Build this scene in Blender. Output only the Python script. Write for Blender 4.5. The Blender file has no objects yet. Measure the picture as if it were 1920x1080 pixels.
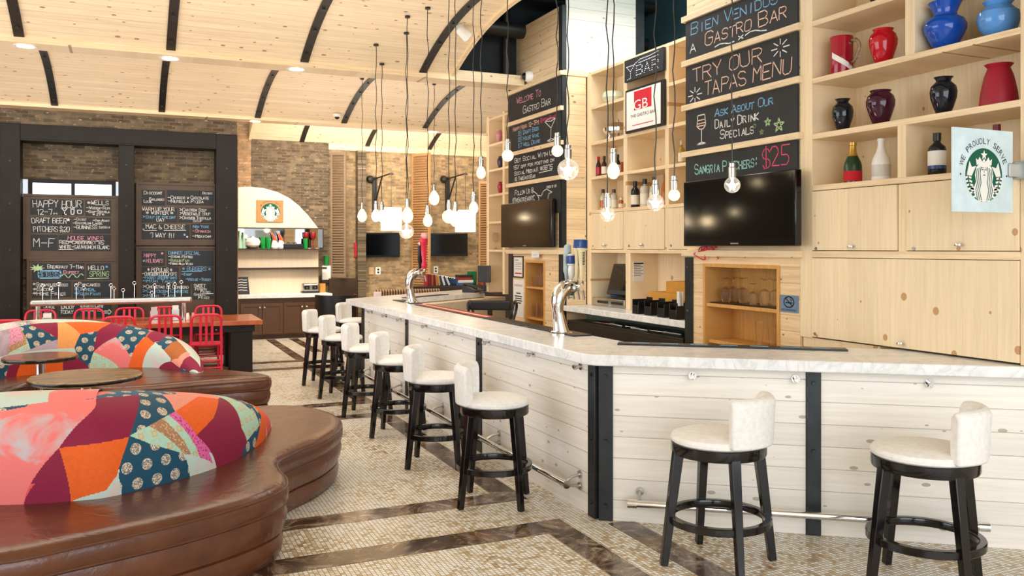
import bpy, bmesh, math, random
from math import sin, cos, pi, radians, atan2, sqrt, hypot
from mathutils import Vector, Matrix

random.seed(7)
scene = bpy.context.scene
COL = scene.collection

# ------------------------------------------------------------------ camera
FPX, EYE, HOR = 1590.0, 1.77, 466.0
YAW = math.atan(715 / FPX)
CY, SY = cos(YAW), sin(YAW)
cam_d = bpy.data.cameras.new('camera')
cam_d.sensor_width = 36
cam_d.lens = FPX / 1920 * 36
cam_d.shift_y = -(540 - HOR) / 1920
cam_d.clip_start = 0.05
cam = bpy.data.objects.new('camera', cam_d)
COL.objects.link(cam)
cam.location = (0, 0, EYE)
cam.rotation_euler = (pi / 2, 0, -YAW)
scene.camera = cam

# ------------------------------------------------------------------ world, lights, exposure
scene.view_settings.view_transform = 'Standard'
scene.view_settings.look = 'None'
scene.view_settings.gamma = 1
scene.view_settings.use_curve_mapping = False
scene.view_settings.exposure = 0.0
cy = scene.cycles
cy.max_bounces = 8
cy.diffuse_bounces = 4
cy.glossy_bounces = 3
cy.transmission_bounces = 8
cy.transparent_max_bounces = 12
cy.sample_clamp_indirect = 6
cy.caustics_reflective = False
cy.caustics_refractive = False

world = bpy.data.worlds.new('daylight')
scene.world = world
world.use_nodes = True
bg = world.node_tree.nodes['Background']
bg.inputs[0].default_value = (0.90, 0.95, 1.0, 1)
bg.inputs[1].default_value = 0.95


def area(name, loc, target, sx, sy, power, color):
    d = bpy.data.lights.new(name, 'AREA')
    d.shape = 'RECTANGLE'
    d.size, d.size_y = sx, sy
    d.energy = power
    d.color = color
    o = bpy.data.objects.new(name, d)
    COL.objects.link(o)
    o.location = loc
    o.rotation_euler = (Vector(target) - Vector(loc)).to_track_quat('-Z', 'Y').to_euler()
    return o


# assumed daylight: area lights added behind the viewer, at the side and high up
area('assumed_front_daylight', (1.0, -2.6, 2.3), (2.2, 6, 1.2), 7.0, 3.4, 310, (0.86, 0.93, 1.0))  # no glazed front is built here
area('assumed_side_daylight', (-6.2, 7.5, 2.2), (1, 9, 1.2), 8.0, 3.2, 300, (0.84, 0.93, 1.0))
area('assumed_high_daylight', (4.9, 5.2, 5.35), (5.2, 9.0, 3.9), 1.8, 1.2, 130, (0.75, 0.95, 1.0))  # no opening is built up there
# general ceiling lighting of the room: added downward fill; upward fill added to brighten the vaults; no fixtures
area('vault_down_fill', (0.2, 8.0, 3.7), (0.2, 8.0, 0), 5.0, 2.5, 70, (1.0, 0.95, 0.88))
area('back_room_fill', (5.0, 15.6, 3.7), (5.4, 17.6, 1.6), 4.0, 1.2, 100, (1.0, 0.93, 0.82))
area('niche_fill', (2.7, 15.2, 3.5), (2.7, 17.7, 1.2), 1.2, 0.5, 75, (1.0, 0.93, 0.82))
area('far_vault_down_fill', (0.0, 12.2, 3.75), (0.0, 13.6, 0), 6.0, 1.6, 110, (1.0, 0.94, 0.86))
area('bar_fill', (3.95, 7.6, 4.6), (4.4, 7.6, 0), 0.8, 5.0, 120, (1.0, 0.95, 0.88))
area('near_vault_fill', (0.5, 7.9, 2.9), (0.5, 7.9, 5), 6.0, 2.6, 48, (1.0, 0.96, 0.9))
area('rear_vault_fill', (1.2, 12.4, 2.9), (1.2, 12.4, 5), 7.5, 2.6, 50, (1.0, 0.96, 0.9))
area('back_vault_fill', (5.0, 16.3, 3.0), (5.0, 16.5, 5), 4.5, 1.6, 60, (1.0, 0.95, 0.88))


# ------------------------------------------------------------------ measuring helpers: a sight line meets a real plane
def _ray(px, py):
    u, v = (px - 960) / FPX, (HOR - py) / FPX
    return u * CY + SY, CY - u * SY, v


def on_z(px, py, z=0.0):
    r = _ray(px, py)
    d = (z - EYE) / r[2]
    return Vector((r[0] * d, r[1] * d, z))


def on_x(px, py, x):
    r = _ray(px, py)
    d = x / r[0]
    return Vector((x, r[1] * d, EYE + r[2] * d))


def on_y(px, py, y):
    r = _ray(px, py)
    d = y / r[1]
    return Vector((r[0] * d, y, EYE + r[2] * d))


def depth(p):
    return p[0] * SY + p[1] * CY


# ------------------------------------------------------------------ materials
def C(h):
    h = h.lstrip('#')
    out = []
    for i in (0, 2, 4):
        c = int(h[i:i + 2], 16) / 255
        out.append(c / 12.92 if c <= 0.04045 else ((c + 0.055) / 1.055) ** 2.4)
    return tuple(out) + (1.0,)


class NT:
    def __init__(s, name):
        s.m = bpy.data.materials.new(name)
        s.m.use_nodes = True
        s.t = s.m.node_tree
        s.b = s.t.nodes['Principled BSDF']

    def n(s, typ, **kw):
        nd = s.t.nodes.new('ShaderNode' + typ)
        for k, v in kw.items():
            setattr(nd, k, v)
        return nd

    def put(s, sock, v):
        if hasattr(v, 'is_linked') or hasattr(v, 'node'):
            s.t.links.new(v, sock)
        else:
            sock.default_value = v

    def math(s, op, a, b=None, c=None):
        nd = s.n('Math', operation=op)
        s.put(nd.inputs[0], a)
        if b is not None: s.put(nd.inputs[1], b)
        if c is not None: s.put(nd.inputs[2], c)
        return nd.outputs[0]

    def mix(s, f, a, b, mode='MIX'):
        nd = s.n('MixRGB', blend_type=mode)
        s.put(nd.inputs[0], f)
        s.put(nd.inputs[1], a)
        s.put(nd.inputs[2], b)
        return nd.outputs[0]

    def ramp(s, f, stops):
        nd = s.n('ValToRGB')
        s.put(nd.inputs[0], f)
        e = nd.color_ramp.elements
        while len(e) < len(stops): e.new(0.5)
        for el, (p, c) in zip(e, stops):
            el.position = p
            el.color = c if hasattr(c, '__len__') else (c, c, c, 1)
        return nd.outputs[0]

    def coord(s, scale=(1, 1, 1), kind='Object', loc=(0, 0, 0), rot=(0, 0, 0)):
        tc = s.n('TexCoord')
        mp = s.n('Mapping')
        s.t.links.new(tc.outputs[kind], mp.inputs[0])
        mp.inputs[1].default_value = loc
        mp.inputs[2].default_value = rot
        mp.inputs[3].default_value = scale
        return mp.outputs[0]

    def noise(s, vec, scale=5, detail=3, rough=0.5, dist=0.0):
        nd = s.n('TexNoise')
        s.put(nd.inputs['Vector'], vec)
        nd.inputs['Scale'].default_value = scale
        nd.inputs['Detail'].default_value = detail
        nd.inputs['Roughness'].default_value = rough
        nd.inputs['Distortion'].default_value = dist
        return nd.outputs['Fac']

    def bump(s, h, strength=0.2, dist=0.01):
        nd = s.n('Bump')
        nd.inputs['Strength'].default_value = strength
        nd.inputs['Distance'].default_value = dist
        s.put(nd.inputs['Height'], h)
        s.t.links.new(nd.outputs[0], s.b.inputs['Normal'])

    def done(s, color, rough=0.5, metal=0.0, **kw):
        s.put(s.b.inputs['Base Color'], color)
        s.put(s.b.inputs['Roughness'], rough)
        s.put(s.b.inputs['Metallic'], metal)
        for k, v in kw.items():
            s.put(s.b.inputs[k.replace('_', ' ')], v)
        return s.m


def plain(name, col, rough=0.5, metal=0.0, var=0.06, scale=8, **kw):
    t = NT(name)
    c = C(col)
    nz = t.noise(t.coord(), scale, 3)
    dark = tuple(x * (1 - var * 2) for x in c[:3]) + (1,)
    lite = tuple(min(1, x * (1 + var)) for x in c[:3]) + (1,)
    return t.done(t.ramp(nz, [(0.3, dark), (0.7, lite)]), rough, metal, **kw)


def emit(name, col, strength):
    t = NT(name)
    return t.done(C(col), 0.5, Emission_Color=C(col), Emission_Strength=strength)


def glass(name, col='#ffffff', rough=0.02, alpha_mix=0.55):
    """thin clear or tinted glass that lets light pass"""
    t = NT(name)
    c = C(col)
    t.done(c, rough, 0.0, Transmission_Weight=1.0, IOR=1.3)
    tr = t.n('BsdfTransparent')
    tr.inputs[0].default_value = c
    mx = t.n('MixShader')
    mx.inputs[0].default_value = alpha_mix
    t.t.links.new(t.b.outputs[0], mx.inputs[1])
    t.t.links.new(tr.outputs[0], mx.inputs[2])
    t.t.links.new(mx.outputs[0], t.t.nodes['Material Output'].inputs[0])
    return t.m


def planks(name, base, across='Z', along='Y', pitch=0.11, groove=0.035, dark='#8a6a44', knot='#8a5a2c', tint=0.10,
           rough=0.45, knots=0.075, gdepth=0.55, off=0.0, grain=0.16, kl=4.6, ka=8.2, keep=0.45):
    """boards with grooves, grain and knots; across / along are object axes"""
    t = NT(name)
    tc = t.n('TexCoord')
    sp = t.n('SeparateXYZ')
    t.t.links.new(tc.outputs['Object'], sp.inputs[0])
    A, L = sp.outputs[across], sp.outputs[along]
    q = t.math('DIVIDE', t.math('ADD', A, off), pitch)
    fr = t.math('FRACT', q)
    idx = t.math('FLOOR', q)
    edge = t.math('MINIMUM', fr, t.math('SUBTRACT', 1.0, fr))
    gr = t.math('SMOOTH_MAX', t.math('SUBTRACT', 1.0, t.math('DIVIDE', edge, groove)), 0.0, 0.05)
    gr = t.math('MINIMUM', gr, 1.0)
    wn = t.n('TexWhiteNoise', noise_dimensions='1D')
    t.put(wn.inputs['W'], idx)
    Ls = t.math('ADD', L, t.math('MULTIPLY', wn.outputs['Value'], 37.0))
    cb = t.n('CombineXYZ')
    t.put(cb.inputs[0], t.math('MULTIPLY', Ls, 1.3))
    t.put(cb.inputs[1], t.math('MULTIPLY', A, 26.0))
    t.put(cb.inputs[2], t.math('MULTIPLY', wn.outputs['Value'], 9.0))
    gn = t.noise(cb.outputs[0], 1.6, 4, 0.6, 0.6)
    kb = t.n('CombineXYZ')
    t.put(kb.inputs[0], t.math('MULTIPLY', Ls, kl))
    t.put(kb.inputs[1], t.math('MULTIPLY', A, ka))
    vo = t.n('TexVoronoi', voronoi_dimensions='2D')
    t.put(vo.inputs['Vector'], kb.outputs[0])
    vo.inputs['Scale'].default_value = 1.0
    vs = t.n('SeparateColor')
    t.t.links.new(vo.outputs['Color'], vs.inputs[0])
    big = t.math('MULTIPLY', vs.outputs[0], knots * 1.5)
    keep = t.math('GREATER_THAN', vs.outputs[1], keep)
    kd = t.math('MULTIPLY', t.math('LESS_THAN', vo.outputs['Distance'], big), keep)
    c = C(base)
    lo = tuple(x * (1 - grain * k) for x, k in zip(c[:3], (1.0, 1.35, 1.8))) + (1,)
    hi = tuple(min(1, x * 1.06) for x in c[:3]) + (1,)
    col = t.ramp(gn, [(0.28, lo), (0.62, hi)])
    sh = t.math('MULTIPLY', t.math('SUBTRACT', wn.outputs['Value'], 0.5), tint * 2)
    bc = t.n('HueSaturation')
    t.put(bc.inputs['Value'], t.math('ADD', 1.0, sh))
    t.put(bc.inputs['Color'], col)
    col = t.mix(t.math('MULTIPLY', kd, 0.75), bc.outputs[0], C(knot))
    col = t.mix(t.math('MULTIPLY', gr, gdepth), col, C(dark))
    t.bump(t.math('SUBTRACT', 1.0, gr), 0.35, 0.006)
    return t.done(col, rough)


def bricks(name, c1, c2, mortar, u='X', scale=1.0, speck='#d8cdb8'):
    t = NT(name)
    tc = t.n('TexCoord')
    sp = t.n('SeparateXYZ')
    t.t.links.new(tc.outputs['Object'], sp.inputs[0])
    cb = t.n('CombineXYZ')
    t.put(cb.inputs[0], sp.outputs[u])
    t.put(cb.inputs[1], sp.outputs['Z'])
    br = t.n('TexBrick')
    t.put(br.inputs['Vector'], cb.outputs[0])
    br.inputs['Color1'].default_value = C(c1)
    br.inputs['Color2'].default_value = C(c2)
    br.inputs['Mortar'].default_value = C(mortar)
    br.inputs['Scale'].default_value = 1.0
    br.inputs['Brick Width'].default_value = 0.19 * scale
    br.inputs['Row Height'].default_value = 0.058 * scale
    br.inputs['Mortar Size'].default_value = 0.007
    br.inputs['Bias'].default_value = -0.1
    n1 = t.noise(cb.outputs[0], 7, 4)
    col = t.mix(0.55, br.outputs['Color'], t.ramp(n1, [(0.3, C('#3b342b')), (0.7, C('#b3a48d'))]), 'OVERLAY')
    cs = t.n('CombineXYZ')
    t.put(cs.inputs[0], t.math('MULTIPLY', sp.outputs[u], 9.0))
    t.put(cs.inputs[1], t.math('MULTIPLY', sp.outputs['Z'], 30.0))
    n2 = t.noise(cs.outputs[0], 1.3, 2)
    col = t.mix(t.ramp(n2, [(0.66, 0.0), (0.72, 0.6)]), col, C(speck))
    t.bump(t.math('SUBTRACT', 1.0, br.outputs['Fac']), 0.5, 0.01)
    return t.done(col, 0.8)


M = {}
M['pine'] = planks('pine_boards', '#efd2a8', 'Z', 'Y', 0.125)
M['pine_x'] = planks('pine_boards_across', '#efd2a8', 'Z', 'X', 0.125)
M['pine_panel'] = planks('pine_panel', '#f1dab4', 'Y', 'Z', 0.30, 0.004, gdepth=0.25, knots=0.075, tint=0.04, knot='#b4762e', grain=0.07, kl=4.2, ka=5, keep=0.6)
M['pine_trim'] = planks('pine_trim', '#f1d8b2', 'Z', 'Y', 2.3, 0.0005, gdepth=0.1, knots=0.05, tint=0.03, keep=0.7)
M['pine_door'] = planks('pine_door', '#efdab6', 'Y', 'Z', 0.23, 0.004, gdepth=0.15, knots=0.08, knot='#b4762e', tint=0.04, grain=0.06, kl=4.2, ka=5, keep=0.55)
M['vault'] = planks('vault_boards', '#f5dfbc', 'Y', 'X', 0.105, 0.04, gdepth=0.38, tint=0.06, knots=0.09, grain=0.10, keep=0.6)
M['beam'] = planks('beam_board', '#f3dab2', 'Z', 'X', 1.7, 0.0005, gdepth=0.1, knots=0.06, tint=0.03)
M['whitewash'] = planks('whitewashed_boards', '#f4efe8', 'Z', 'Y', 0.137, 0.028, dark='#9a9282', knot='#a99880', tint=0.04, knots=0.07, gdepth=0.75, rough=0.5, grain=0.05)
M['whitewash_x'] = planks('whitewashed_boards_across', '#f4eee4', 'Z', 'X', 0.137, 0.028, dark='#9a9282', knot='#a99880', tint=0.04, knots=0.07, gdepth=0.75, rough=0.5, grain=0.05)
M['shutter'] = planks('shutter_wood', '#b98f62', 'Z', 'X', 2.0, 0.001, gdepth=0.1, knots=0.0, tint=0.05)
M['shutter_dark'] = planks('brown_grey_shutter_wood', '#8a7660', 'Z', 'X', 2.0, 0.001, gdepth=0.1, knots=0.0, tint=0.05)  # brown-grey, darker than the other shutters
M['umber'] = plain('umber_wood', '#56422f', 0.5, 0.0, 0.12, 4)
M['oak'] = planks('niche_wood', '#d9a45c', 'Y', 'Z', 0.4, 0.002, gdepth=0.1, knots=0.0, tint=0.04)
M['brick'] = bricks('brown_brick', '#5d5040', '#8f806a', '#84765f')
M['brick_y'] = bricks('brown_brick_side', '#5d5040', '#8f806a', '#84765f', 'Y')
M['brick_lit'] = bricks('lit_brick', '#a58d68', '#d0bb95', '#b8a98c', speck='#efe2c8')  # light falling on the far wall is put into this brick colour
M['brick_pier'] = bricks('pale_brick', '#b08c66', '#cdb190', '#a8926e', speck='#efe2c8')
M['steel'] = plain('dark_steel', '#3a3d3e', 0.42, 0.7, 0.12)
M['steel_black'] = plain('blackened_steel', '#2b2724', 0.4, 0.3, 0.15)
M['bronze'] = plain('bronze_steel_frame', '#211b17', 0.5, 0.0, 0.15, 3, Specular_IOR_Level=0.25)
M['chrome'] = plain('chrome', '#e6e6e6', 0.08, 1.0, 0.02)
M['brushed'] = plain('brushed_metal', '#c2bfb8', 0.3, 1.0, 0.05)
M['blackwood'] = plain('black_lacquered_wood', '#151111', 0.13, 0.0, 0.2)
M['black'] = plain('black_plastic', '#121213', 0.35, 0.0, 0.1)
M['screen'] = plain('television_screen', '#050507', 0.12, 0.0, 0.1)
M['white_fabric'] = plain('white_upholstery', '#eeebe7', 0.75, 0.0, 0.04, 40)
M['red_paint'] = plain('red_painted_metal', '#d81f3f', 0.35, 0.0, 0.06)
M['chalkboard'] = plain('chalkboard_black', '#232427', 0.65, 0.0, 0.12, 5)
M['slate'] = plain('chalkboard_blue_black', '#1e2529', 0.6, 0.0, 0.15, 5)
M['white'] = plain('white_paint', '#f1efe9', 0.5, 0.0, 0.02)
M['paper'] = plain('paper', '#efece6', 0.7, 0.0, 0.02)
M['darkwood'] = plain('dark_walnut', '#3d2a1c', 0.4, 0.0, 0.15, 4)
M['walnut'] = planks('walnut_cabinet', '#553a24', 'Z', 'X', 2.0, 0.001, gdepth=0.1, knots=0.0, tint=0.05)
M['dark_ceiling'] = plain('dark_ceiling_paint', '#14181b', 0.8)
M['teal_wall'] = plain('teal_paint', '#3d5d66', 0.6)
M['plaster'] = plain('cream_plaster', '#e4dccb', 0.8)
M['cream_panel'] = planks('cream_panel', '#ecd9bd', 'X', 'Z', 0.9, 0.002, gdepth=0.15, knots=0.0, tint=0.02, grain=0.04)


def m_marble():
    t = NT('white_marble')
    v = t.coord()
    n1 = t.noise(v, 3.4, 8, 0.62, 1.6)
    n2 = t.noise(v, 9, 6, 0.6, 0.8)
    vein = t.ramp(t.math('ABSOLUTE', t.math('SUBTRACT', n1, 0.5)), [(0.0, 0.75), (0.035, 0.2), (0.1, 0.0)])
    cl = t.ramp(n2, [(0.3, C('#e6e7e8')), (0.6, C('#f6f6f5'))])
    return t.done(t.mix(t.math('MULTIPLY', vein, 0.42), cl, C('#a5a9ad')), 0.25, Specular_IOR_Level=0.32)


def m_mosaic():
    t = NT('mosaic_tiles')
    v = t.coord()
    br = t.n('TexBrick', offset=0.0)
    t.put(br.inputs['Vector'], v)
    br.inputs['Scale'].default_value = 1
    br.inputs['Brick Width'].default_value = 0.026
    br.inputs['Row Height'].default_value = 0.026
    br.inputs['Mortar Size'].default_value = 0.0021
    br.inputs['Mortar Smooth'].default_value = 0.2
    br.inputs['Color1'].default_value = (0, 0, 0, 1)
    br.inputs['Color2'].default_value = (1, 1, 1, 1)
    br.inputs['Mortar'].default_value = (0.5, 0.5, 0.5, 1)
    n1 = t.noise(v, 1.1, 3, 0.55)
    n2 = t.noise(v, 9.0, 2, 0.5)
    f = t.math('ADD', t.math('MULTIPLY', br.outputs['Color'], 0.52), t.math('ADD', t.math('MULTIPLY', n1, 0.9), t.math('MULTIPLY', n2, 0.5)))
    col = t.ramp(t.math('SUBTRACT', f, 0.45), [(0.32, C('#f8f5ee')), (0.52, C('#f0e9db')), (0.70, C('#d5bf97')), (0.92, C('#a07a4a'))])
    col = t.mix(br.outputs['Fac'], col, C('#6d6558'))
    t.bump(t.math('SUBTRACT', 1.0, br.outputs['Fac']), 0.15, 0.002)
    return t.done(col, 0.34)


def m_emperador():
    t = NT('brown_marble')
    v = t.coord()
    n1 = t.noise(v, 4, 7, 0.65, 1.2)
    n0 = t.noise(v, 1.3, 2)
    vo = t.n('TexVoronoi', feature='DISTANCE_TO_EDGE')
    t.put(vo.inputs['Vector'], v)
    vo.inputs['Scale'].default_value = 11
    base = t.ramp(n1, [(0.3, C('#2b1d15')), (0.46, C('#4a3628')), (0.58, C('#85705d')), (0.72, C('#c9b9a4'))])
    base = t.mix(t.ramp(n0, [(0.62, 0.0), (0.72, 0.5)]), base, C('#a7774c'))
    vein = t.math('MULTIPLY', t.ramp(vo.outputs['Distance'], [(0.0, 0.8), (0.03, 0.0)]), t.ramp(n1, [(0.45, 0.0), (0.6, 1.0)]))
    return t.done(t.mix(vein, base, C('#cbbba6')), 0.16)


def m_leather():
    t = NT('brown_leather')
    v = t.coord()
    n = t.noise(v, 3.2, 4)
    n2 = t.noise(v, 120, 2)
    w = t.noise(v, 6.5, 3, 0.5, 1.5)
    t.bump(t.math('ADD', t.math('MULTIPLY', n2, 0.12), w), 0.25, 0.02)
    return t.done(t.ramp(n, [(0.3, C('#522e1e')), (0.7, C('#6c4029'))]), 0.24)


def m_tabletop(name, lo, hi, along='X'):
    t = NT(name)
    v = t.coord((2, 24, 2) if along == 'X' else (24, 2, 2))
    n = t.noise(v, 1.6, 4, 0.6, 0.6)
    return t.done(t.ramp(n, [(0.3, C(lo)), (0.7, C(hi))]), 0.22)


M['marble'] = m_marble()
M['mosaic'] = m_mosaic()
M['emperador'] = m_emperador()
M['leather'] = m_leather()
M['piping'] = plain('leather_piping', '#5e3623', 0.35)
M['table_oak'] = m_tabletop('round_table_wood', '#5b3a26', '#8d5f40')
M['table_pale'] = m_tabletop('worn_table_wood', '#6e5334', '#b39468')
M['cherry'] = m_tabletop('cherry_table_wood', '#9c4522', '#c9703c')
M['glass'] = glass('clear_glass', '#ffffff', 0.02, 0.66)
M['clear_handle'] = glass('clear_handle_glass', '#f4f6f6', 0.02, 0.3)
M['bulb_glass'] = glass('bulb_glass', '#fffaf0', 0.02, 0.6)
_b = M['bulb_glass'].node_tree.nodes['Principled BSDF']
_b.inputs['Emission Color'].default_value = C('#fff3da')
_b.inputs['Emission Strength'].default_value = 1.3
M['globe_glass'] = glass('globe_glass', '#fffdf8', 0.02, 0.6)
_b = M['globe_glass'].node_tree.nodes['Principled BSDF']
_b.inputs['Emission Color'].default_value = C('#fff6e6')
_b.inputs['Emission Strength'].default_value = 0.5
M['bulb_glow'] = emit('glowing_filament', '#ffe9c4', 40)
M['lamp_glow'] = emit('lamp_lens', '#fff4e0', 18)
M['shade_glow'] = emit('lit_lampshade', '#fff2d8', 1.6)
M['window_glow'] = emit('bright_daylit_pane', '#eafaff', 3.2)
for nm, hx in (('chalk_white', '#e8e6e2'), ('chalk_pink', '#e8a0b4'), ('chalk_blue', '#84b9dd'), ('chalk_peach', '#efc6ae'),
               ('chalk_green', '#bcd8a4'), ('chalk_hot', '#e8557a'), ('chalk_cyan', '#9fd8cf'), ('ink', '#26292c'), ('ink_red', '#c8202f'),
               ('ink_green', '#0e5b43'), ('teal_ink', '#1d4a45')):
    M[nm] = plain(nm, hx, 0.9, 0, 0.03)

# ------------------------------------------------------------------ mesh helpers
class MB:
    """collects shapes and links them as ONE mesh object; off = the parent's place"""
    def __init__(s, off=(0, 0, 0)):
        s.v, s.f, s.mi, s.cur, s.off = [], [], [], 0, Vector(off)
        s.uv = None

    def add(s, vs, fs):
        k = len(s.v)
        s.v += [tuple(Vector(p) - s.off) for p in vs]
        s.f += [tuple(k + i for i in f) for f in fs]
        s.mi += [s.cur] * len(fs)
        return s

    def mat(s, i):
        s.cur = i
        return s

    def box(s, x0, x1, y0, y1, z0, z1):
        x0, x1 = min(x0, x1), max(x0, x1); y0, y1 = min(y0, y1), max(y0, y1); z0, z1 = min(z0, z1), max(z0, z1)
        vs = [(x, y, z) for z in (z0, z1) for y in (y0, y1) for x in (x0, x1)]
        return s.add(vs, [(0, 2, 3, 1), (4, 5, 7, 6), (0, 1, 5, 4), (2, 6, 7, 3), (0, 4, 6, 2), (1, 3, 7, 5)])

    def obox(s, c, ax, ay, az, hx, hy, hz):
        """box about c with unit axes and half sizes"""
        c, ax, ay, az = Vector(c), Vector(ax).normalized(), Vector(ay).normalized(), Vector(az).normalized()
        vs = [c + ax * hx * i + ay * hy * j + az * hz * k for k in (-1, 1) for j in (-1, 1) for i in (-1, 1)]
        return s.add(vs, [(0, 2, 3, 1), (4, 5, 7, 6), (0, 1, 5, 4), (2, 6, 7, 3), (0, 4, 6, 2), (1, 3, 7, 5)])

    def bar(s, a, b, w, h, up=(0, 0, 1), w2=None, h2=None):
        """tapering rectangular bar from a to b"""
        a, b = Vector(a), Vector(b)
        d = (b - a).normalized()
        r = d.cross(Vector(up))
        r = r.normalized() if r.length > 1e-5 else Vector((1, 0, 0))
        u = r.cross(d).normalized()
        w2, h2 = w2 or w, h2 or h
        vs = []
        for p, ww, hh in ((a, w, h), (b, w2, h2)):
            vs += [p + r * ww / 2 * i + u * hh / 2 * j for i, j in ((-1, -1), (1, -1), (1, 1), (-1, 1))]
        return s.add(vs, [(3, 2, 1, 0), (4, 5, 6, 7), (0, 1, 5, 4), (1, 2, 6, 5), (2, 3, 7, 6), (3, 0, 4, 7)])

    def tube(s, pts, r, n=10, closed=False, cap=True):
        pts = [Vector(p) for p in pts]
        rs = r if hasattr(r, '__len__') else [r] * len(pts)
        m = len(pts)
        vs, fs, prev = [], [], None
        for i, p in enumerate(pts):
            if closed: t = pts[(i + 1) % m] - pts[i - 1]
            else: t = pts[min(i + 1, m - 1)] - pts[max(i - 1, 0)]
            t.normalize()
            if prev is None:
                q = Vector((0, 0, 1)) if abs(t.z) < 0.9 else Vector((1, 0, 0))
                x = t.cross(q).normalized()
            else:
                x = (prev - t * prev.dot(t)).normalized()
            prev = x
            y = t.cross(x)
            vs += [p + (x * cos(2 * pi * k / n) + y * sin(2 * pi * k / n)) * rs[i] for k in range(n)]
        for i in range(m if closed else m - 1):
            j = (i + 1) % m
            fs += [(i * n + k, i * n + (k + 1) % n, j * n + (k + 1) % n, j * n + k) for k in range(n)]
        if cap and not closed:
            fs += [tuple(range(n - 1, -1, -1)), tuple((m - 1) * n + k for k in range(n))]
        return s.add(vs, fs)

    def lathe(s, prof, c=(0, 0, 0), n=24, cap=True, sx=1.0, sy=1.0):
        """profile of (radius, z) turned about the vertical through c"""
        c = Vector(c)
        vs, fs = [], []
        for r, z in prof:
            vs += [c + Vector((r * sx * cos(2 * pi * k / n), r * sy * sin(2 * pi * k / n), z)) for k in range(n)]
        for i in range(len(prof) - 1):
            fs += [(i * n + k, i * n + (k + 1) % n, (i + 1) * n + (k + 1) % n, (i + 1) * n + k) for k in range(n)]
        if cap:
            if prof[0][0] > 1e-4: fs.append(tuple(range(n - 1, -1, -1)))
            if prof[-1][0] > 1e-4: fs.append(tuple((len(prof) - 1) * n + k for k in range(n)))
        return s.add(vs, fs)

    def rod(s, a, b, r, n=10):
        return s.tube([a, b], r, n)

    def ball(s, c, r, n=14, sz=1.0):
        m = max(6, n // 2)
        return s.lathe([(max(r * sin(pi * i / m), 1e-5), -r * sz * cos(pi * i / m)) for i in range(m + 1)], c, n, cap=False)

    def prism(s, poly, z0, z1):
        k = len(poly)
        vs = [(p[0], p[1], z0) for p in poly] + [(p[0], p[1], z1) for p in poly]
        fs = [tuple(range(k - 1, -1, -1)), tuple(range(k, 2 * k))]
        fs += [(i, (i + 1) % k, k + (i + 1) % k, k + i) for i in range(k)]
        return s.add(vs, fs)

    def quad(s, a, b, c, d):
        return s.add([a, b, c, d], [(0, 1, 2, 3)])

    def poly3(s, pts):
        return s.add(pts, [tuple(range(len(pts)))])

    def build(s, name, mats, parent=None, smooth=True, bevel=0, solid=0, angle=35):
        me = bpy.data.meshes.new(name)
        me.from_pydata(s.v, [], s.f)
        for m in (mats if isinstance(mats, (list, tuple)) else [mats]):
            me.materials.append(m)
        if len(me.materials) > 1:
            me.polygons.foreach_set('material_index', s.mi)
        if s.uv is not None:
            lay = me.uv_layers.new(name='UVMap')
            for lp in me.loops:
                lay.data[lp.index].uv = s.uv[lp.vertex_index]
        bm = bmesh.new()
        bm.from_mesh(me)
        big = [f for f in bm.faces if len(f.verts) > 4]
        if big: bmesh.ops.triangulate(bm, faces=big)
        bmesh.ops.recalc_face_normals(bm, faces=bm.faces[:])
        bm.to_mesh(me)
        bm.free()
        if smooth:
            me.polygons.foreach_set('use_smooth', [True] * len(me.polygons))
            me.set_sharp_from_angle(angle=radians(angle))
        me.update()
        o = bpy.data.objects.new(name, me)
        COL.objects.link(o)
        if parent is not None: o.parent = parent
        if bevel:
            b = o.modifiers.new('bevel', 'BEVEL')
            b.width, b.segments, b.limit_method = bevel, 2, 'ANGLE'
            b.harden_normals = False
        if solid:
            b = o.modifiers.new('solid', 'SOLIDIFY')
            b.thickness = solid
        return o


def tag(o, label=None, cat=None, group=None, kind=None):
    if label: o['label'] = label
    if cat: o['category'] = cat
    if group: o['group'] = group
    if kind: o['kind'] = kind
    return o


def thing(name, label, cat, loc=(0, 0, 0), rz=0.0, group=None):
    o = bpy.data.objects.new(name, None)
    o.empty_display_size = 0.1
    COL.objects.link(o)
    o.location = loc
    o.rotation_euler = (0, 0, rz)
    return tag(o, label, cat, group)


def struct(name, mb, mats, **kw):
    return tag(mb.build(name, mats, **kw), kind='structure')


KIDS = {}


def kids(o):
    return [c for c in bpy.data.objects if c.parent == o]


def dup(root, loc, rz=None, label=None, group=None):
    def cp(o, par):
        c = o.copy()
        COL.objects.link(c)
        c.parent = par
        for k in kids(o): cp(k, c)
        return c
    r = cp(root, None)
    r.location = loc
    if rz is not None: r.rotation_euler = (0, 0, rz)
    if label: r['label'] = label
    if group: r['group'] = group
    return r


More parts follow.
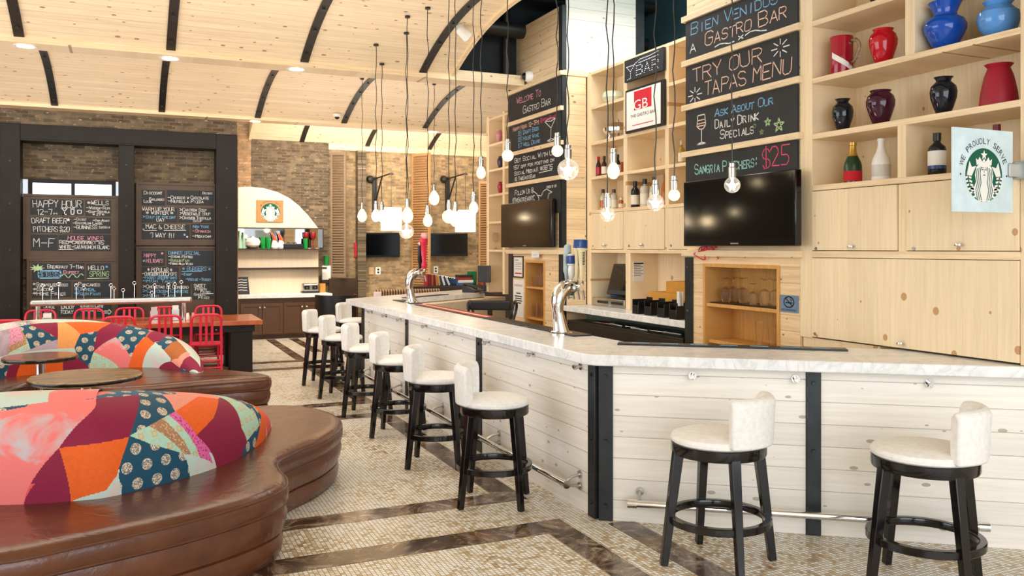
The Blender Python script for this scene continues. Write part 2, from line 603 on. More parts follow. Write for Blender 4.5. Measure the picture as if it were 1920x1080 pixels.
# ------------------------------------------------------------------ chalk handwriting: a stroke alphabet on a 4 x 6 grid
GL = {'A': '002640 1232', 'B': '00063645443303 3342413000', 'C': '4536160501103041', 'D': '00062645412000', 'E': '46060040 0333',
      'F': '460600 0333', 'G': '45361605011030414323', 'H': '0006 4046 0343', 'I': '2026', 'J': '4641301001', 'K': '0006 460340',
      'L': '060040', 'M': '0006234640', 'N': '00064046', 'O': '160501103041453616', 'P': '00063645443303', 'Q': '160501103041453616 2240',
      'R': '00063645443303 2340', 'S': '453616050413334241301001', 'T': '0646 2620', 'U': '060110304146', 'V': '062046', 'W': '0610243046',
      'X': '0046 0640', 'Y': '062346 2320', 'Z': '06460040', '0': '160501103041453616', '1': '152620', '2': '05163645440040',
      '3': '0516364544331333424130', '4': '30360242', '5': '4606033342413000', '6': '3616050110304142331302', '7': '064620',
      '8': '1605041333424130100102133344453616', '9': '433313040516364541301001', '$': '453616050413334241301001 2720', '-': '0343',
      '.': '2021', ',': '2110', '!': '2622 2120', ':': '2122 2425', '#': '1016 3036 0242 0444', '@': '34241322324536160501103041',
      "'": '2624', '*': '2125 0442 0244', '%': '0046 1516 3031', '&': '4014152625140110203042', '/': '0046', '(': '36141230',
      ')': '16343210', '>': '054301', '?': '0516364523 2021', '=': '0242 0444', '_': '0040'}


def stroke(mb, pts, w, nrm):
    """flat chalk ribbon along 3-D points"""
    nrm = Vector(nrm)
    for a, b in zip(pts, pts[1:]):
        a, b = Vector(a), Vector(b)
        d = b - a
        if d.length < 1e-6: continue
        d.normalize()
        r = d.cross(nrm).normalized() * w / 2
        e = d * w * 0.35
        mb.quad(a - r - e, a + r - e, b + r + e, b - r + e)


def write(mb, text, p0, p1, h, nrm, w=None, jit=0.05, small=0.74):
    """handwriting from p0 to p1 (baseline), capital height h; lower case becomes small capitals"""
    p0, p1 = Vector(p0), Vector(p1)
    ln = (p1 - p0).length
    dx = (p1 - p0).normalized()
    up = Vector((0, 0, 1))
    adv = sum((0.55 if ch == ' ' else (0.62 if ch in "I1.,!:'" else 1.0)) * (small if ch.islower() else 1.0) for ch in text)
    cw = ln / max(adv, 0.5)
    x = 0.0
    w = w or h * 0.085
    for ch in text:
        k = small if ch.islower() else 1.0
        a = cw * k * (0.55 if ch == ' ' else (0.62 if ch in "I1.,!:'" else 1.0))
        g = GL.get(ch.upper())
        if g:
            jy, sl = random.uniform(-jit, jit) * h, random.uniform(-0.10, 0.10)
            for st in g.split():
                pp = []
                for i in range(0, len(st) - 1, 2):
                    gx, gy = int(st[i]) / 4, int(st[i + 1]) / 6
                    gx += random.uniform(-0.03, 0.03)
                    gy += random.uniform(-0.02, 0.02)
                    if ch in "I1.,!:'": gx = (gx - 0.5) * 1.5 + 0.5
                    pp.append(p0 + dx * (x + a * 0.80 * gx + sl * gy * h * k) + up * (jy + gy * h * k))
                stroke(mb, pp, w, nrm)
        x += a
    return mb


_ft = {}


def printed(mb, text, p0, p1, h, up=(0, 0, 1)):
    """printed lettering (built-in typeface) from p0 to p1 along the baseline, capital height h"""
    if text not in _ft:
        cu = bpy.data.curves.new('lettering', 'FONT')
        cu.body = text
        cu.resolution_u = 3
        ob = bpy.data.objects.new('lettering', cu)
        me = ob.to_mesh()
        vs = [tuple(v.co) for v in me.vertices]
        fs = [tuple(p.vertices) for p in me.polygons]
        ob.to_mesh_clear()
        bpy.data.objects.remove(ob)
        bpy.data.curves.remove(cu)
        _ft[text] = (vs, fs)
    vs, fs = _ft[text]
    p0, p1, up = Vector(p0), Vector(p1), Vector(up)
    x0, x1 = min(v[0] for v in vs), max(v[0] for v in vs)
    y1 = max(v[1] for v in vs)
    d = (p1 - p0) / (x1 - x0)
    mb.add([p0 + d * (v[0] - x0) + up * (v[1] / y1 * h) for v in vs], fs)


def emblem(mb, c, ux, r, nrm, gm=0, wm=1, dm=2):
    """round green siren-style coffee emblem on a flat sign; mats: gm green, wm white, dm dark"""
    c, ux, nrm = Vector(c), Vector(ux).normalized(), Vector(nrm)
    uz = Vector((0, 0, 1))
    P = lambda x, y, k=1: c + ux * (x * r) + uz * (y * r) + nrm * 0.0006 * k

    def poly(pts, k):
        mb.poly3([P(x, y, k) for x, y in pts])

    def ell(cx, cy_, a, b, k, n=28):
        poly([(cx + a * cos(2 * pi * i / n), cy_ + b * sin(2 * pi * i / n)) for i in range(n)], k)

    def rib(pts, w, k):
        stroke(mb, [P(x, y, k) for x, y in pts], w * r, nrm)

    mb.mat(gm)
    ell(0, 0, 1, 1, 0, 48)
    mb.mat(wm)
    # tails at both sides
    for s in (-1, 1):
        poly([(s * 0.93, -0.02), (s * 0.78, 0.5), (s * 0.66, 0.28), (s * 0.42, 0.33), (s * 0.56, 0.12), (s * 0.66, -0.05)], 1)
        for i in range(7):
            a = -0.12 - i * 0.42 / 3
            x1 = sqrt(max(0.02, 1 - a * a)) * 0.985
            rib([(s * x1, a), (s * (x1 - 0.13), a + 0.035), (s * (x1 - 0.27 - 0.012 * i), a + 0.0)], 0.075, 1)
        poly([(s * 0.72, -0.58), (s * 0.62, -0.42), (s * 0.44, -0.48), (s * 0.5, -0.66)], 1)
    # crown and star
    poly([(-0.40, 0.36), (-0.44, 0.62), (-0.32, 0.54), (-0.24, 0.68), (-0.1, 0.5), (0, 0.62), (0.1, 0.5), (0.24, 0.68), (0.32, 0.54), (0.44, 0.62), (0.40, 0.36), (0, 0.48)], 1)
    poly([(0.19 * (1 if i % 2 == 0 else 0.42) * sin(i * pi / 5), 0.74 + 0.2 * (1 if i % 2 == 0 else 0.42) * cos(i * pi / 5)) for i in range(10)], 2)
    # hair mass, body
    hair = [(-0.42, 0.28), (-0.25, 0.43), (0, 0.47), (0.25, 0.43), (0.42, 0.28), (0.5, 0.0), (0.44, -0.25), (0.56, -0.5), (0.5, -0.75), (0.36, -0.93), (0, -1.0),
            (-0.36, -0.93), (-0.5, -0.75), (-0.56, -0.5), (-0.44, -0.25), (-0.5, 0.0)]
    poly(hair, 2)
    mb.mat(gm)
    for s in (-1, 1):
        for x0 in (0.19, 0.29, 0.39):
            rib([(s * (x0 - 0.02), 0.36 - x0 * 0.35), (s * (x0 + 0.03), 0.05), (s * (x0 - 0.02), -0.3), (s * (x0 + 0.06), -0.55), (s * x0, -0.8), (s * (x0 - 0.05), -0.93)], 0.035, 3)
    mb.mat(wm)
    ell(0, 0.14, 0.19, 0.27, 3)
    mb.mat(dm)
    for s in (-1, 1):
        rib([(s * 0.04, 0.2), (s * 0.14, 0.2)], 0.03, 4)
        rib([(s * 0.03, 0.27), (s * 0.15, 0.26)], 0.018, 4)
    rib([(0.0, 0.2), (0.0, 0.07)], 0.016, 4)
    rib([(-0.05, 0.0), (0.05, 0.0)], 0.03, 4)


def arc_text(mb, text, c, ux, r, a0, a1, h, nrm):
    """printed letters along an arc (angles from the top, clockwise, radians)"""
    c, ux, uz = Vector(c), Vector(ux).normalized(), Vector((0, 0, 1))
    n = len(text)
    for i, ch in enumerate(text):
        if ch == ' ': continue
        a = a0 + (a1 - a0) * i / (n - 1)
        rad = ux * sin(a) + uz * cos(a)
        tan = ux * cos(a) - uz * sin(a)
        w = h * (0.35 if ch == 'I' else (1.0 if ch == 'W' else 0.72))
        b = c + rad * r
        printed(mb, ch, b - tan * w / 2, b + tan * w / 2, h, rad)


def ell_poly(cx, cy_, a, b, n=40, a0=0):
    return [(cx + a * cos(2 * pi * i / n + a0), cy_ + b * sin(2 * pi * i / n + a0)) for i in range(n)]


def spline(pts, closed=True, k=8):
    """smooth curve through 2-D or 3-D points"""
    n = len(pts)
    P = [Vector(p) for p in pts]
    out = []
    for i in range(n if closed else n - 1):
        if closed: a, b, c, d = P[i - 1], P[i], P[(i + 1) % n], P[(i + 2) % n]
        else: a, b, c, d = P[max(i - 1, 0)], P[i], P[i + 1], P[min(i + 2, n - 1)]
        for j in range(k):
            t = j / k
            out.append(0.5 * ((2 * b) + (c - a) * t + (2 * a - 5 * b + 4 * c - d) * t * t + (3 * b - a - 3 * c + d) * t ** 3))
    if not closed: out.append(P[-1])
    return out

# ================================================================== THE SETTING
_tn = [0]


def trim(mb, mats, **kw):
    _tn[0] += 1
    return struct('trim_%d' % _tn[0], mb, mats, **kw)


struct('floor', MB().box(-7.5, 8.5, -3.2, 18.3, -0.12, 0.0), M['mosaic'])
for x0, x1, y0, y1 in ((2.37, 2.56, -3.2, 4.94), (-7.5, 2.37, 4.71, 4.94), (2.37, 2.56, 5.42, 8.94), (-7.5, 2.37, 5.42, 5.64), (-7.5, 2.37, 8.72, 8.94),
                       (2.37, 2.56, 9.5, 12.87), (-7.5, 2.37, 9.5, 9.72), (-7.5, 2.37, 12.65, 12.87), (2.39, 2.56, 13.45, 17.0), (-7.5, 2.39, 13.45, 13.67),
                       (2.80, 2.98, -3.2, 4.72), (2.83, 3.0, 14.6, 17.0)):
    trim(MB().box(x0, x1, y0, y1, -0.01, 0.002), M['emperador'], smooth=False)

VZ = 3.95


def vault_z(y, y0, y1, rise=0.43):
    h = (y1 - y0) / 2
    R = (h * h + rise * rise) / (2 * rise)
    dy = y - (y0 + y1) / 2
    return VZ + rise - R + sqrt(max(R * R - dy * dy, 0))


def vault(name, y0, y1, x0, x1):
    n = 28
    mb = MB()
    ys = [y0 + (y1 - y0) * i / n for i in range(n + 1)]
    for i in range(n):
        a, b = ys[i], ys[i + 1]
        za, zb = vault_z(a, y0, y1), vault_z(b, y0, y1)
        mb.add([(x0, a, za), (x1, a, za), (x1, b, zb), (x0, b, zb), (x0, a, za + .09), (x1, a, za + .09), (x1, b, zb + .09), (x0, b, zb + .09)],
               [(0, 1, 2, 3), (7, 6, 5, 4), (1, 5, 6, 2), (0, 3, 7, 4)])
    return struct(name, mb, M['vault'])


def rib(x, y0, y1, w=0.095):
    mb = MB()
    n = 24
    for i in range(n):
        a, b = y0 + (y1 - y0) * i / n, y0 + (y1 - y0) * (i + 1) / n
        za, zb = vault_z(a, y0, y1) - 0.004, vault_z(b, y0, y1) - 0.004
        mb.add([(x - w / 2, a, za - .014), (x + w / 2, a, za - .014), (x + w / 2, b, zb - .014), (x - w / 2, b, zb - .014),
                (x - w / 2, a, za), (x + w / 2, a, za), (x + w / 2, b, zb), (x - w / 2, b, zb)],
               [(0, 1, 2, 3), (0, 4, 5, 1), (0, 3, 7, 4), (1, 5, 6, 2)])
    for k in range(9):
        y = y0 + (y1 - y0) * (k + 0.35) / 8.7
        if y < y1: mb.lathe([(0.018, -0.030), (0.018, -0.012)], (x, y, vault_z(y, y0, y1)), 6)
    return trim(mb, M['steel_black'])


V = ((-3.4, 1.42), (1.75, 5.62), (5.95, 9.97), (10.3, 14.55), (14.9, 18.05))
vault('ceiling_near', *V[0], -7.5, 3.65)
vault('ceiling_front', *V[1], -7.5, 3.65)
vault('ceiling_middle', *V[2], -7.5, 3.65)
vault('ceiling_rear', *V[3], -7.5, 7.4)
vault('ceiling_back', *V[4], 2.24, 8.4)
for x in (-2.5, -1.04, 0.4, 1.86): rib(x, *V[1])
for x in (-3.9, -2.48, -1.04, 0.4, 1.84, 3.28): rib(x, *V[2])
for x in (-3.9, -2.5, -1.05, 0.45, 1.92, 3.36, 4.83): rib(x, *V[3])
for x in (3.26, 4.66, 6.07): rib(x, *V[4])
# curved edge board of the vault over the bar and of the small back vault
for x, (y0, y1), s in ((3.65, V[2], 1), (3.65, V[1], 1), (2.24, V[4], -1)):
    mb = MB()
    n = 28
    for i in range(n):
        a, b = y0 + (y1 - y0) * i / n, y0 + (y1 - y0) * (i + 1) / n
        za, zb = vault_z(a, y0, y1), vault_z(b, y0, y1)
        xa, xb = x, x + 0.05 * s
        mb.add([(xa, a, za - .03), (xb, a, za - .03), (xb, b, zb - .03), (xa, b, zb - .03), (xa, a, za + .16), (xb, a, za + .16), (xb, b, zb + .16), (xa, b, zb + .16)],
               [(0, 1, 2, 3), (7, 6, 5, 4), (1, 5, 6, 2), (0, 3, 7, 4)])
    trim(mb, M['beam'])
# boxed pine beams between the vaults
for y0, y1, x0, x1, z0 in ((1.42, 1.75, -7.5, 3.7, 3.88), (5.62, 5.95, -7.5, 3.7, 3.88), (9.97, 10.3, -7.5, 4.66, 3.88), (14.55, 14.86, -7.5, 7.4, 3.9), (17.98, 18.049, 2.2, 8.24, 3.87)):
    trim(MB().box(x0, x1, y0, y1, z0, VZ + 0.06), M['beam'], smooth=False)
# dark void with ducts above the bar
struct('ceiling_void', MB().box(3.3, 7.4, -3.2, 10.6, 5.9, 6.0), M['dark_ceiling'])
trim(MB().box(3.7, 7.4, 10.31, 10.36, 4.06, 5.9), M['dark_ceiling'])
trim(MB().box(3.25, 3.3, -3.2, 10.4, 4.45, 5.9), M['dark_ceiling'])
for a, b, r in (((4.0, 10.1, 4.62), (7, 10.1, 4.62), 0.10), ((3.7, 9.9, 5.1), (7, 9.9, 5.1), 0.07), ((4.25, 6, 5.3), (4.25, 10.2, 5.3), 0.13), ((4.5, 10.2, 4.0), (4.5, 10.2, 5.8), 0.05)):
    trim(MB().rod(a, b, r, 14), M['steel_black'])
trim(MB().box(4.3, 4.75, 8.6, 9.6, 5.05, 5.5), M['steel_black'], bevel=0.01)

# walls
struct('wall_right', MB().box(6.6, 6.75, -3.2, 12.1, 0, 5.9), M['teal_wall'])
struct('wall_corner', MB().box(4.9, 6.6, -0.2, 2.85, 0, 5.9), M['plaster'])
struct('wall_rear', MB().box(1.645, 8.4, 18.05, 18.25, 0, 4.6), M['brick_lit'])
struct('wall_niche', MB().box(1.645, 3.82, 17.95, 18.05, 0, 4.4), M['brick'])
struct('wall_far_right', MB().box(8.25, 8.4, 12.1, 18.05, 0, 4.6), M['plaster'])
struct('wall_return', MB().box(4.42, 4.6, 17.85, 18.05, 0.0, 3.868), M['brick_y'])
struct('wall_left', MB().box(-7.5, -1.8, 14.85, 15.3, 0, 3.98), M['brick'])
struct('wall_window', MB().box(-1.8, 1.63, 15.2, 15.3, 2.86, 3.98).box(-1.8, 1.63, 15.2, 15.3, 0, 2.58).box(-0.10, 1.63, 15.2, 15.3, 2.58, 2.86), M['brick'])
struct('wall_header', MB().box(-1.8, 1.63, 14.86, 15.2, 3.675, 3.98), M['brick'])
struct('wall_pier', MB().box(1.63, 1.645, 14.86, 15.3, 0, 3.98).box(1.48, 1.645, 15.3, 18.05, 0, 4.4).box(1.645, 2.235, 17.93, 17.949, 0, 4.4), M['brick_pier'])
struct('wall_side', MB().box(-7.6, -7.5, 9.5, 15.3, 0, 4.6).box(-7.6, -7.5, -3.2, 3.5, 0, 4.6).box(-7.6, -7.5, 3.5, 9.5, 0, 0.5).box(-7.6, -7.5, 3.5, 9.5, 3.6, 4.6), M['plaster'])  # out of view; its window opening is assumed
# upper daylit panes behind the menu boards
for k, (xa, xb) in enumerate(((-1.40, -0.862), (-0.809, -0.282))):
    struct('window_%d' % (k + 1), MB().box(xa, xb, 15.215, 15.235, 2.60, 2.85), M['window_glow'])
struct('window_3', MB().box(-1.46, -0.22, 15.14, 15.2, 2.80, 2.86).box(-1.46, -1.40, 15.14, 15.2, 2.58, 2.8).box(-0.862, -0.809, 15.14, 15.2, 2.58, 2.8).box(-0.282, -0.22, 15.14, 15.2, 2.58, 2.8), M['bronze'])

# dark steel portal round the menu boards
fr = thing('steel_portal', 'dark bronze steel portal frame with bolted posts standing against the brick wall', 'frame', (-0.08, 14.85, 0))
L = tuple(fr.location)
for xa, xb in ((-1.80, -1.533), (-0.178, 0.054), (1.292, 1.63)):
    p = MB(L).box(xa, xb, 14.84, 15.19, 0, 3.43 if xa > -1 and xb < 1 else 3.674).build('post', M['bronze'], fr, bevel=0.006)
    mb = MB(L)
    for z in (0.9, 1.75, 2.45, 3.1):
        mb.tube([((xa + xb) / 2, 14.84, z), ((xa + xb) / 2, 14.825, z)], 0.016, 8)
    mb.build('bolt', M['steel'], p)
MB(L).box(-1.533, 1.292, 14.84, 15.19, 3.44, 3.674).box(-1.533, 1.292, 14.81, 15.19, 3.415, 3.44).build('lintel', M['bronze'], fr, bevel=0.004)

# ================================================================== MENU BOARDS ON THE LEFT WALL
YB = 15.06
Wc, Pk, Bl, Gr = 0, 1, 2, 3


def menu_panel(label, rect, tiles, lines, marks=()):
    """wooden menu panel with chalkboard tiles; rect and tiles in sight lines on the wall plane"""
    x0, y0, x1, y1 = rect
    a, b = on_y(x0, y0, YB), on_y(x1, y1, YB)
    t = thing('menu_panel', label, 'menu board', ((a.x + b.x) / 2, YB, min(a.z, b.z)), group='menu panels in the steel portal')
    L = tuple(t.location)
    z0, z1 = min(a.z, b.z), max(a.z, b.z)
    MB(L).box(a.x, b.x, YB + 0.02, YB + 0.12, z0, z1).build('backing', M['umber'], t)
    w = 0.035
    MB(L).box(a.x, b.x, YB, YB + 0.02, z1 - w, z1).box(a.x, b.x, YB, YB + 0.02, z0, z0 + w).box(a.x, a.x + w, YB, YB + 0.02, z0 + w, z1 - w) \
        .box(b.x - w, b.x, YB, YB + 0.02, z0 + w, z1 - w).build('frame', M['umber'], t)
    tl = []
    for (p0, q0, p1, q1) in tiles:
        c, d = on_y(p0, q0, YB), on_y(p1, q1, YB)
        o = MB(L).box(c.x, d.x, YB + 0.006, YB + 0.02, d.z, c.z).build('tile_board', M['slate'], t)
        tl.append((p0, q0, p1, q1, o, MB(L)))
    yy = YB + 0.004

    def host(px, py):
        for e in tl:
            if e[0] - 4 <= px <= e[2] + 4 and e[1] - 3 <= py <= e[3] + 5: return e
        return tl[0]
    mats = [M['chalk_white'], M['chalk_pink'], M['chalk_blue'], M['chalk_green']]
    for (tx, xa, xb, yb, hp, col) in lines:
        e = host(xa + 3, yb - hp / 2)
        p, q = on_y(xa, yb, yy), on_y(xb, yb + (xb - xa) * 0.012, yy)
        write(MB(L).mat(col), tx, p, q, hp * depth(p) / FPX, (0, -1, 0), w=0.0075).build('chalk_writing', mats, e[4], smooth=False)
    for kind, px, py, s, col in marks:
        e = host(px, py)
        c = on_y(px, py, yy)
        s *= depth(c) / FPX
        e[5].mat(col)
        Q = lambda x, z: (c.x + x * s, yy, c.z + z * s)
        if kind == 'star':
            e[5].poly3([Q(sin(i * pi / 5) * (1 if i % 2 == 0 else .42), cos(i * pi / 5) * (1 if i % 2 == 0 else .42)) for i in range(10)])
        elif kind == 'line':
            stroke(e[5], [Q(-1, 0), Q(1, 0.02)], 0.01, (0, -1, 0))
        elif kind == 'martini':
            stroke(e[5], [Q(-.8, 1), Q(.8, 1), Q(0, 0), Q(0, -1), Q(-.5, -1), Q(.5, -1)], 0.012, (0, -1, 0))
            stroke(e[5], [Q(-.8, 1), Q(0, 0)], 0.012, (0, -1, 0))
        elif kind == 'pint':
            stroke(e[5], [Q(-.5, 1), Q(.5, 1), Q(.35, -1), Q(-.35, -1), Q(-.5, 1)], 0.012, (0, -1, 0))
            stroke(e[5], [Q(-.45, .6), Q(.45, .6)], 0.012, (0, -1, 0))
        elif kind == 'cup':
            stroke(e[5], [Q(-.6, .5), Q(.6, .5), Q(.45, -.6), Q(-.45, -.6), Q(-.6, .5)], 0.012, (0, -1, 0))
        elif kind == 'burst':
            e[5].poly3([Q((1.5 if i % 2 == 0 else .75) * sin(i * pi / 9 + .1) * 1.3, (1.2 if i % 2 == 0 else .5) * cos(i * pi / 9 + .1)) for i in range(18)])
        elif kind == 'box':
            stroke(e[5], [Q(-1.9, .7), Q(1.9, .7), Q(2.1, 0), Q(1.9, -.8), Q(-1.9, -.8), Q(-2.1, 0), Q(-1.9, .7)], 0.02, (0, -1, 0))
        elif kind == 'scroll':
            stroke(e[5], [Q(-2 + 4 * i / 12, .45 * sin(i * 1.3)) for i in range(13)], 0.012, (0, -1, 0))
        elif kind == 'arrow':
            stroke(e[5], [Q(-1, .3), Q(.4, .3), Q(.4, .8), Q(1.2, 0), Q(.4, -.8), Q(.4, -.3), Q(-1, -.3), Q(-1, .3)], 0.012, (0, -1, 0))
    for e in tl:
        if e[5].v: e[5].build('chalk_drawing', mats, e[4], smooth=False)
    return t


menu_panel('dark wood menu panel with HAPPY HOUR and M-F chalk lettering below two bright panes', (43, 363, 222, 485),
           [(57, 373, 156, 403), (160, 375, 207, 405), (58, 407, 133, 436), (136, 408, 207, 437), (58, 440, 107, 469), (110, 440, 207, 470)],
           [('HAPPY HOUR', 62, 154, 388, 13, Wc), ('12-7', 70, 100, 402, 10, Wc), ('m', 101, 108, 402, 4, Wc),
            ('*WELLS', 164, 205, 384, 7.5, Wc), ('-Vodka-Rum', 162, 206, 392, 5, Wc), ('-Gin-Tequila', 162, 206, 399, 5, Wc), ('* $7 *', 174, 196, 404, 4, Wc),
            ('DRAFT BEER', 60, 126, 418, 9.5, Wc), ('PITCHERS $20', 63, 131, 434, 9.5, Wc),
            ('-Coors', 138, 162, 413, 4.2, Wc), ('-Sam Adams', 174, 206, 415, 4.2, Wc), ('-Brooklyn Lager', 137, 192, 420, 4.4, Wc), ('-GUINNESS', 138, 183, 429, 6.5, Wc), ('Blue Moon', 186, 206, 428, 4.5, Wc),
            ('M-F', 63, 104, 463, 16, Wc), ('HOUSE WINES', 127, 194, 450, 7.5, Pk), ('RED-CABERNET $5', 112, 196, 457, 6, Wc), ('WHITE-SAUVIGNON BLANC', 112, 206, 466, 6.5, Wc)],
           [('martini', 121, 396, 6, Wc), ('pint', 136, 396, 6, Wc), ('cup', 149, 397, 6, Wc), ('star', 128, 412, 4, Wc), ('star', 115, 433, 4, Wc), ('line', 160, 452.5, 32, Wc), ('line', 124, 468, 12, Wc)])
menu_panel('dark wood menu panel with breakfast buffet and hello SPRING chalk lettering', (50, 486, 222, 622),
           [(60, 494, 158, 524), (162, 494, 207, 524), (60, 528, 133, 556), (137, 528, 208, 556), (60, 562, 107, 592), (110, 562, 150, 592), (153, 562, 208, 592)],
           [('Breakfast 7-11am', 89, 157, 503, 7, Wc), ('Buffet', 119, 149, 513, 6, Pk), ('$ 18.95', 76, 112, 518, 9, Bl), ('hello', 166, 196, 506, 10, Wc), ('SPRING', 168, 205, 518, 9.5, Gr),
            ('*Scrambled Eggs', 62, 128, 536, 6.5, Wc), ('*Bacon', 62, 98, 545, 6.5, Wc), ('*Home Fries', 62, 124, 553, 6.5, Wc), ('*Pancakes', 140, 188, 536, 6.5, Wc), ('*Oatmeal', 140, 180, 545, 6.5, Bl), ('*Fresh Fruit', 140, 190, 553, 6, Bl),
            ('Juice', 82, 103, 578, 6, Wc), ('Milk', 84, 100, 586, 5, Bl), ('enjoy', 115, 140, 579, 8, Wc), ('today', 113, 138, 588, 8, Wc), ('Espresso Latte', 151, 194, 576, 5, Wc), ('Chai Iced Tea', 151, 193, 583, 5, Wc)],
           [('burst', 70, 503, 7, Gr), ('box', 93, 514, 9, Bl), ('scroll', 136, 517, 9, Gr), ('star', 200, 500, 3, Bl), ('line', 184, 522, 18, Gr), ('arrow', 201, 585, 6, Wc)])
menu_panel('brown wood menu panel with MAC and CHEESE 3 WAY chalk lettering', (255, 341, 412, 460),
           [(266, 356, 309, 385), (313, 356, 400, 385), (266, 389, 332, 417), (335, 389, 400, 417), (266, 420, 355, 448), (358, 420, 400, 448)],
           [('Discount', 270, 305, 364, 6, Wc), ('Local', 270, 286, 380, 5, Wc), ('Employees', 280, 308, 376, 5, Wc),
            ('-Churros w Chocolate', 315, 392, 373, 6, Wc), ('-Nutella Pizza', 315, 382, 380, 6, Wc), ('Desserts', 380, 399, 364, 4, Wc),
            ('WARM UP YOUR', 267, 328, 395, 6.5, Wc), ('* WINTER *', 274, 326, 402, 6.5, Wc), ('>Soup of the day', 268, 330, 409, 5.5, Bl), ('DAY', 294, 310, 415, 6, Wc),
            ('>Chicken Soup', 337, 388, 396, 6, Wc), ('>Vegetable Soup', 337, 395, 403, 6, Wc), ('>Chicken Tortilla', 337, 396, 411, 6, Wc), ('Soup', 362, 380, 416, 4.5, Wc),
            ('MAC & CHEESE', 274, 348, 429, 8, Wc), ('3 WAY !!!', 281, 328, 445, 8.5, Wc), ('New York', 362, 392, 427, 5, Bl), ('-Spanish', 361, 395, 436, 6, Pk), ('-Mexican', 361, 396, 445, 5, Wc)],
           [('line', 282, 432, 11, Wc), ('line', 328, 432, 19, Wc), ('star', 346, 440, 3, Bl), ('star', 351, 444, 2.5, Wc), ('star', 269, 430, 2.5, Bl)])
menu_panel('brown wood menu panel with HAPPY HOLIDAYS and POPULAR chalk lettering', (255, 462, 412, 622),
           [(266, 470, 309, 498), (313, 470, 400, 498), (266, 501, 335, 530), (339, 501, 400, 530), (266, 533, 357, 560), (361, 533, 400, 560)],
           [('HAPPY', 270, 293, 482, 6.5, Pk), ('HOLIDAYS', 274, 306, 492, 6.5, Pk), ('DINNER SPECIAL', 316, 376, 477, 6, Bl), ('-Steak Frites', 316, 362, 483, 4.5, Wc), ('-Grilled Fish', 316, 355, 490, 4.5, Gr), ('-Penne Alla Vodka', 316, 362, 496, 4.5, Wc),
            ('* POPULAR *', 277, 324, 509, 7, Wc), ('-CHICKEN LOLLIPOPS', 267, 332, 516, 6, Wc), ('-FRIED SHRIMP', 268, 318, 523, 6, Bl), ('(new)', 318, 333, 523, 5, Bl), ('-Mini Tacos', 268, 330, 529, 5, Bl),
            ('* BURGERS *', 342, 396, 507, 7, Bl), ('-Beef', 340, 360, 516, 4, Bl), ('-Veggie -Turkey', 348, 396, 526, 5, Bl),
            ('>Chuletas de Cordero', 268, 354, 540, 6, Wc), ('>Chicken Cheese', 268, 354, 548, 6, Bl), ('>Mini Taco', 268, 330, 557, 6, Bl), ('SWEET', 364, 386, 539, 6, Wc), ('Potato', 366, 388, 544, 4.5, Wc), ('Fries', 376, 395, 549, 4, Wc), ('Garlic', 364, 386, 554, 4.5, Wc), ('Fries', 372, 393, 560, 5, Wc)],
           [('line', 360, 509, 18, Bl), ('line', 300, 511, 16, Wc), ('line', 385, 551, 14, Wc), ('star', 304, 475, 3, Pk), ('star', 270, 489, 3, Bl)])

# ================================================================== COFFEE NICHE UNDER THE ARCHED PANEL
YN = 17.75
t = thing('arched_backsplash', 'cream arched backsplash panel with round green coffee emblem on brick wall', 'panel', (2.6, YN, 0.86))
L = tuple(t.location)
arc = [(1.86, 0.86), (3.564, 0.86), (3.564, 2.19)]
ctr = [(447, 351), (470, 350), (495, 353), (520, 360), (542, 371), (560, 385), (578, 404), (592, 422)]
arc += [(p.x, p.z) for p in (on_y(px, py, YN) for px, py in reversed(ctr))]
mb = MB(L)
k = len(arc)
mb.add([(x, YN, z) for x, z in arc] + [(x, YN + .178, z) for x, z in arc], [tuple(range(k)), tuple(range(2 * k - 1, k - 1, -1))] + [(i, k + i, k + (i + 1) % k, (i + 1) % k) for i in range(k)])
mb.build('panel', M['cream_panel'], t)
t2 = thing('coffee_emblem_sign', 'square tan wooden sign with round green emblem on the arched panel', 'sign', tuple(on_y(506, 417, YN - .012)))
L = tuple(t2.location)
a, b = on_y(481, 375, YN - .012), on_y(531, 417, YN - .012)
MB(L).box(a.x, b.x, YN - .03, YN - .001, b.z, a.z).build('plaque', plain('tan_plaque', '#b8834a', 0.6), t2, bevel=0.003)
mb = MB(L)
c = on_y(507, 398, YN - .032)
emblem(mb, c, (1, 0, 0), 0.185, (0, -1, 0))
mb.mat(2)
arc_text(mb, 'WE PROUDLY SERVE', c, (1, 0, 0), 0.215, -1.0, 1.0, 0.03, (0, -1, 0))
mb.build('emblem', [M['ink_green'], M['white'], M['ink']], t2, smooth=False)
# mirror strip with shelf
t = thing('mirror_shelf', 'long mirror above a thin dark shelf on cream panel', 'shelf', (2.75, YN, 1.74))
L = tuple(t.location)
MB(L).box(1.87, 3.60, YN - .012, YN - .002, 1.79, 2.17).build('mirror', plain('mirror', '#dfe3e2', 0.03, 1.0, 0.01), t)
MB(L).box(1.86, 3.61, YN - .02, YN - .001, 2.17, 2.195).box(3.60, 3.625, YN - .25, YN - .001, 1.75, 2.195).build('frame', M['darkwood'], t)
MB(L).box(1.86, 3.625, YN - .26, YN - .012, 1.74, 1.765).build('shelf', M['darkwood'], t)
MB().box(1.86, 3.70, YN - .2, YN - .001, 1.345, 1.385).build('wall_shelf', M['darkwood'])
tag(bpy.data.objects['wall_shelf'], 'empty thin dark shelf board on cream panel below the mirror', 'shelf')
# items on the mirror shelf
ZS, YS = 1.766, YN - .14


def ware(name, label, cat, px, h, prof, mat, group=None, y=YS, z=ZS, n=20, **kw):
    """turned vessel: prof = list of (radius share of h, height share)"""
    p = on_y(px, 460, y)
    t = MB().lathe([(r * h, q * h) for r, q in prof], (0, 0, 0), n).build(name, mat, None)
    t.location = (p.x, y, z)
    return tag(t, label, cat, group)


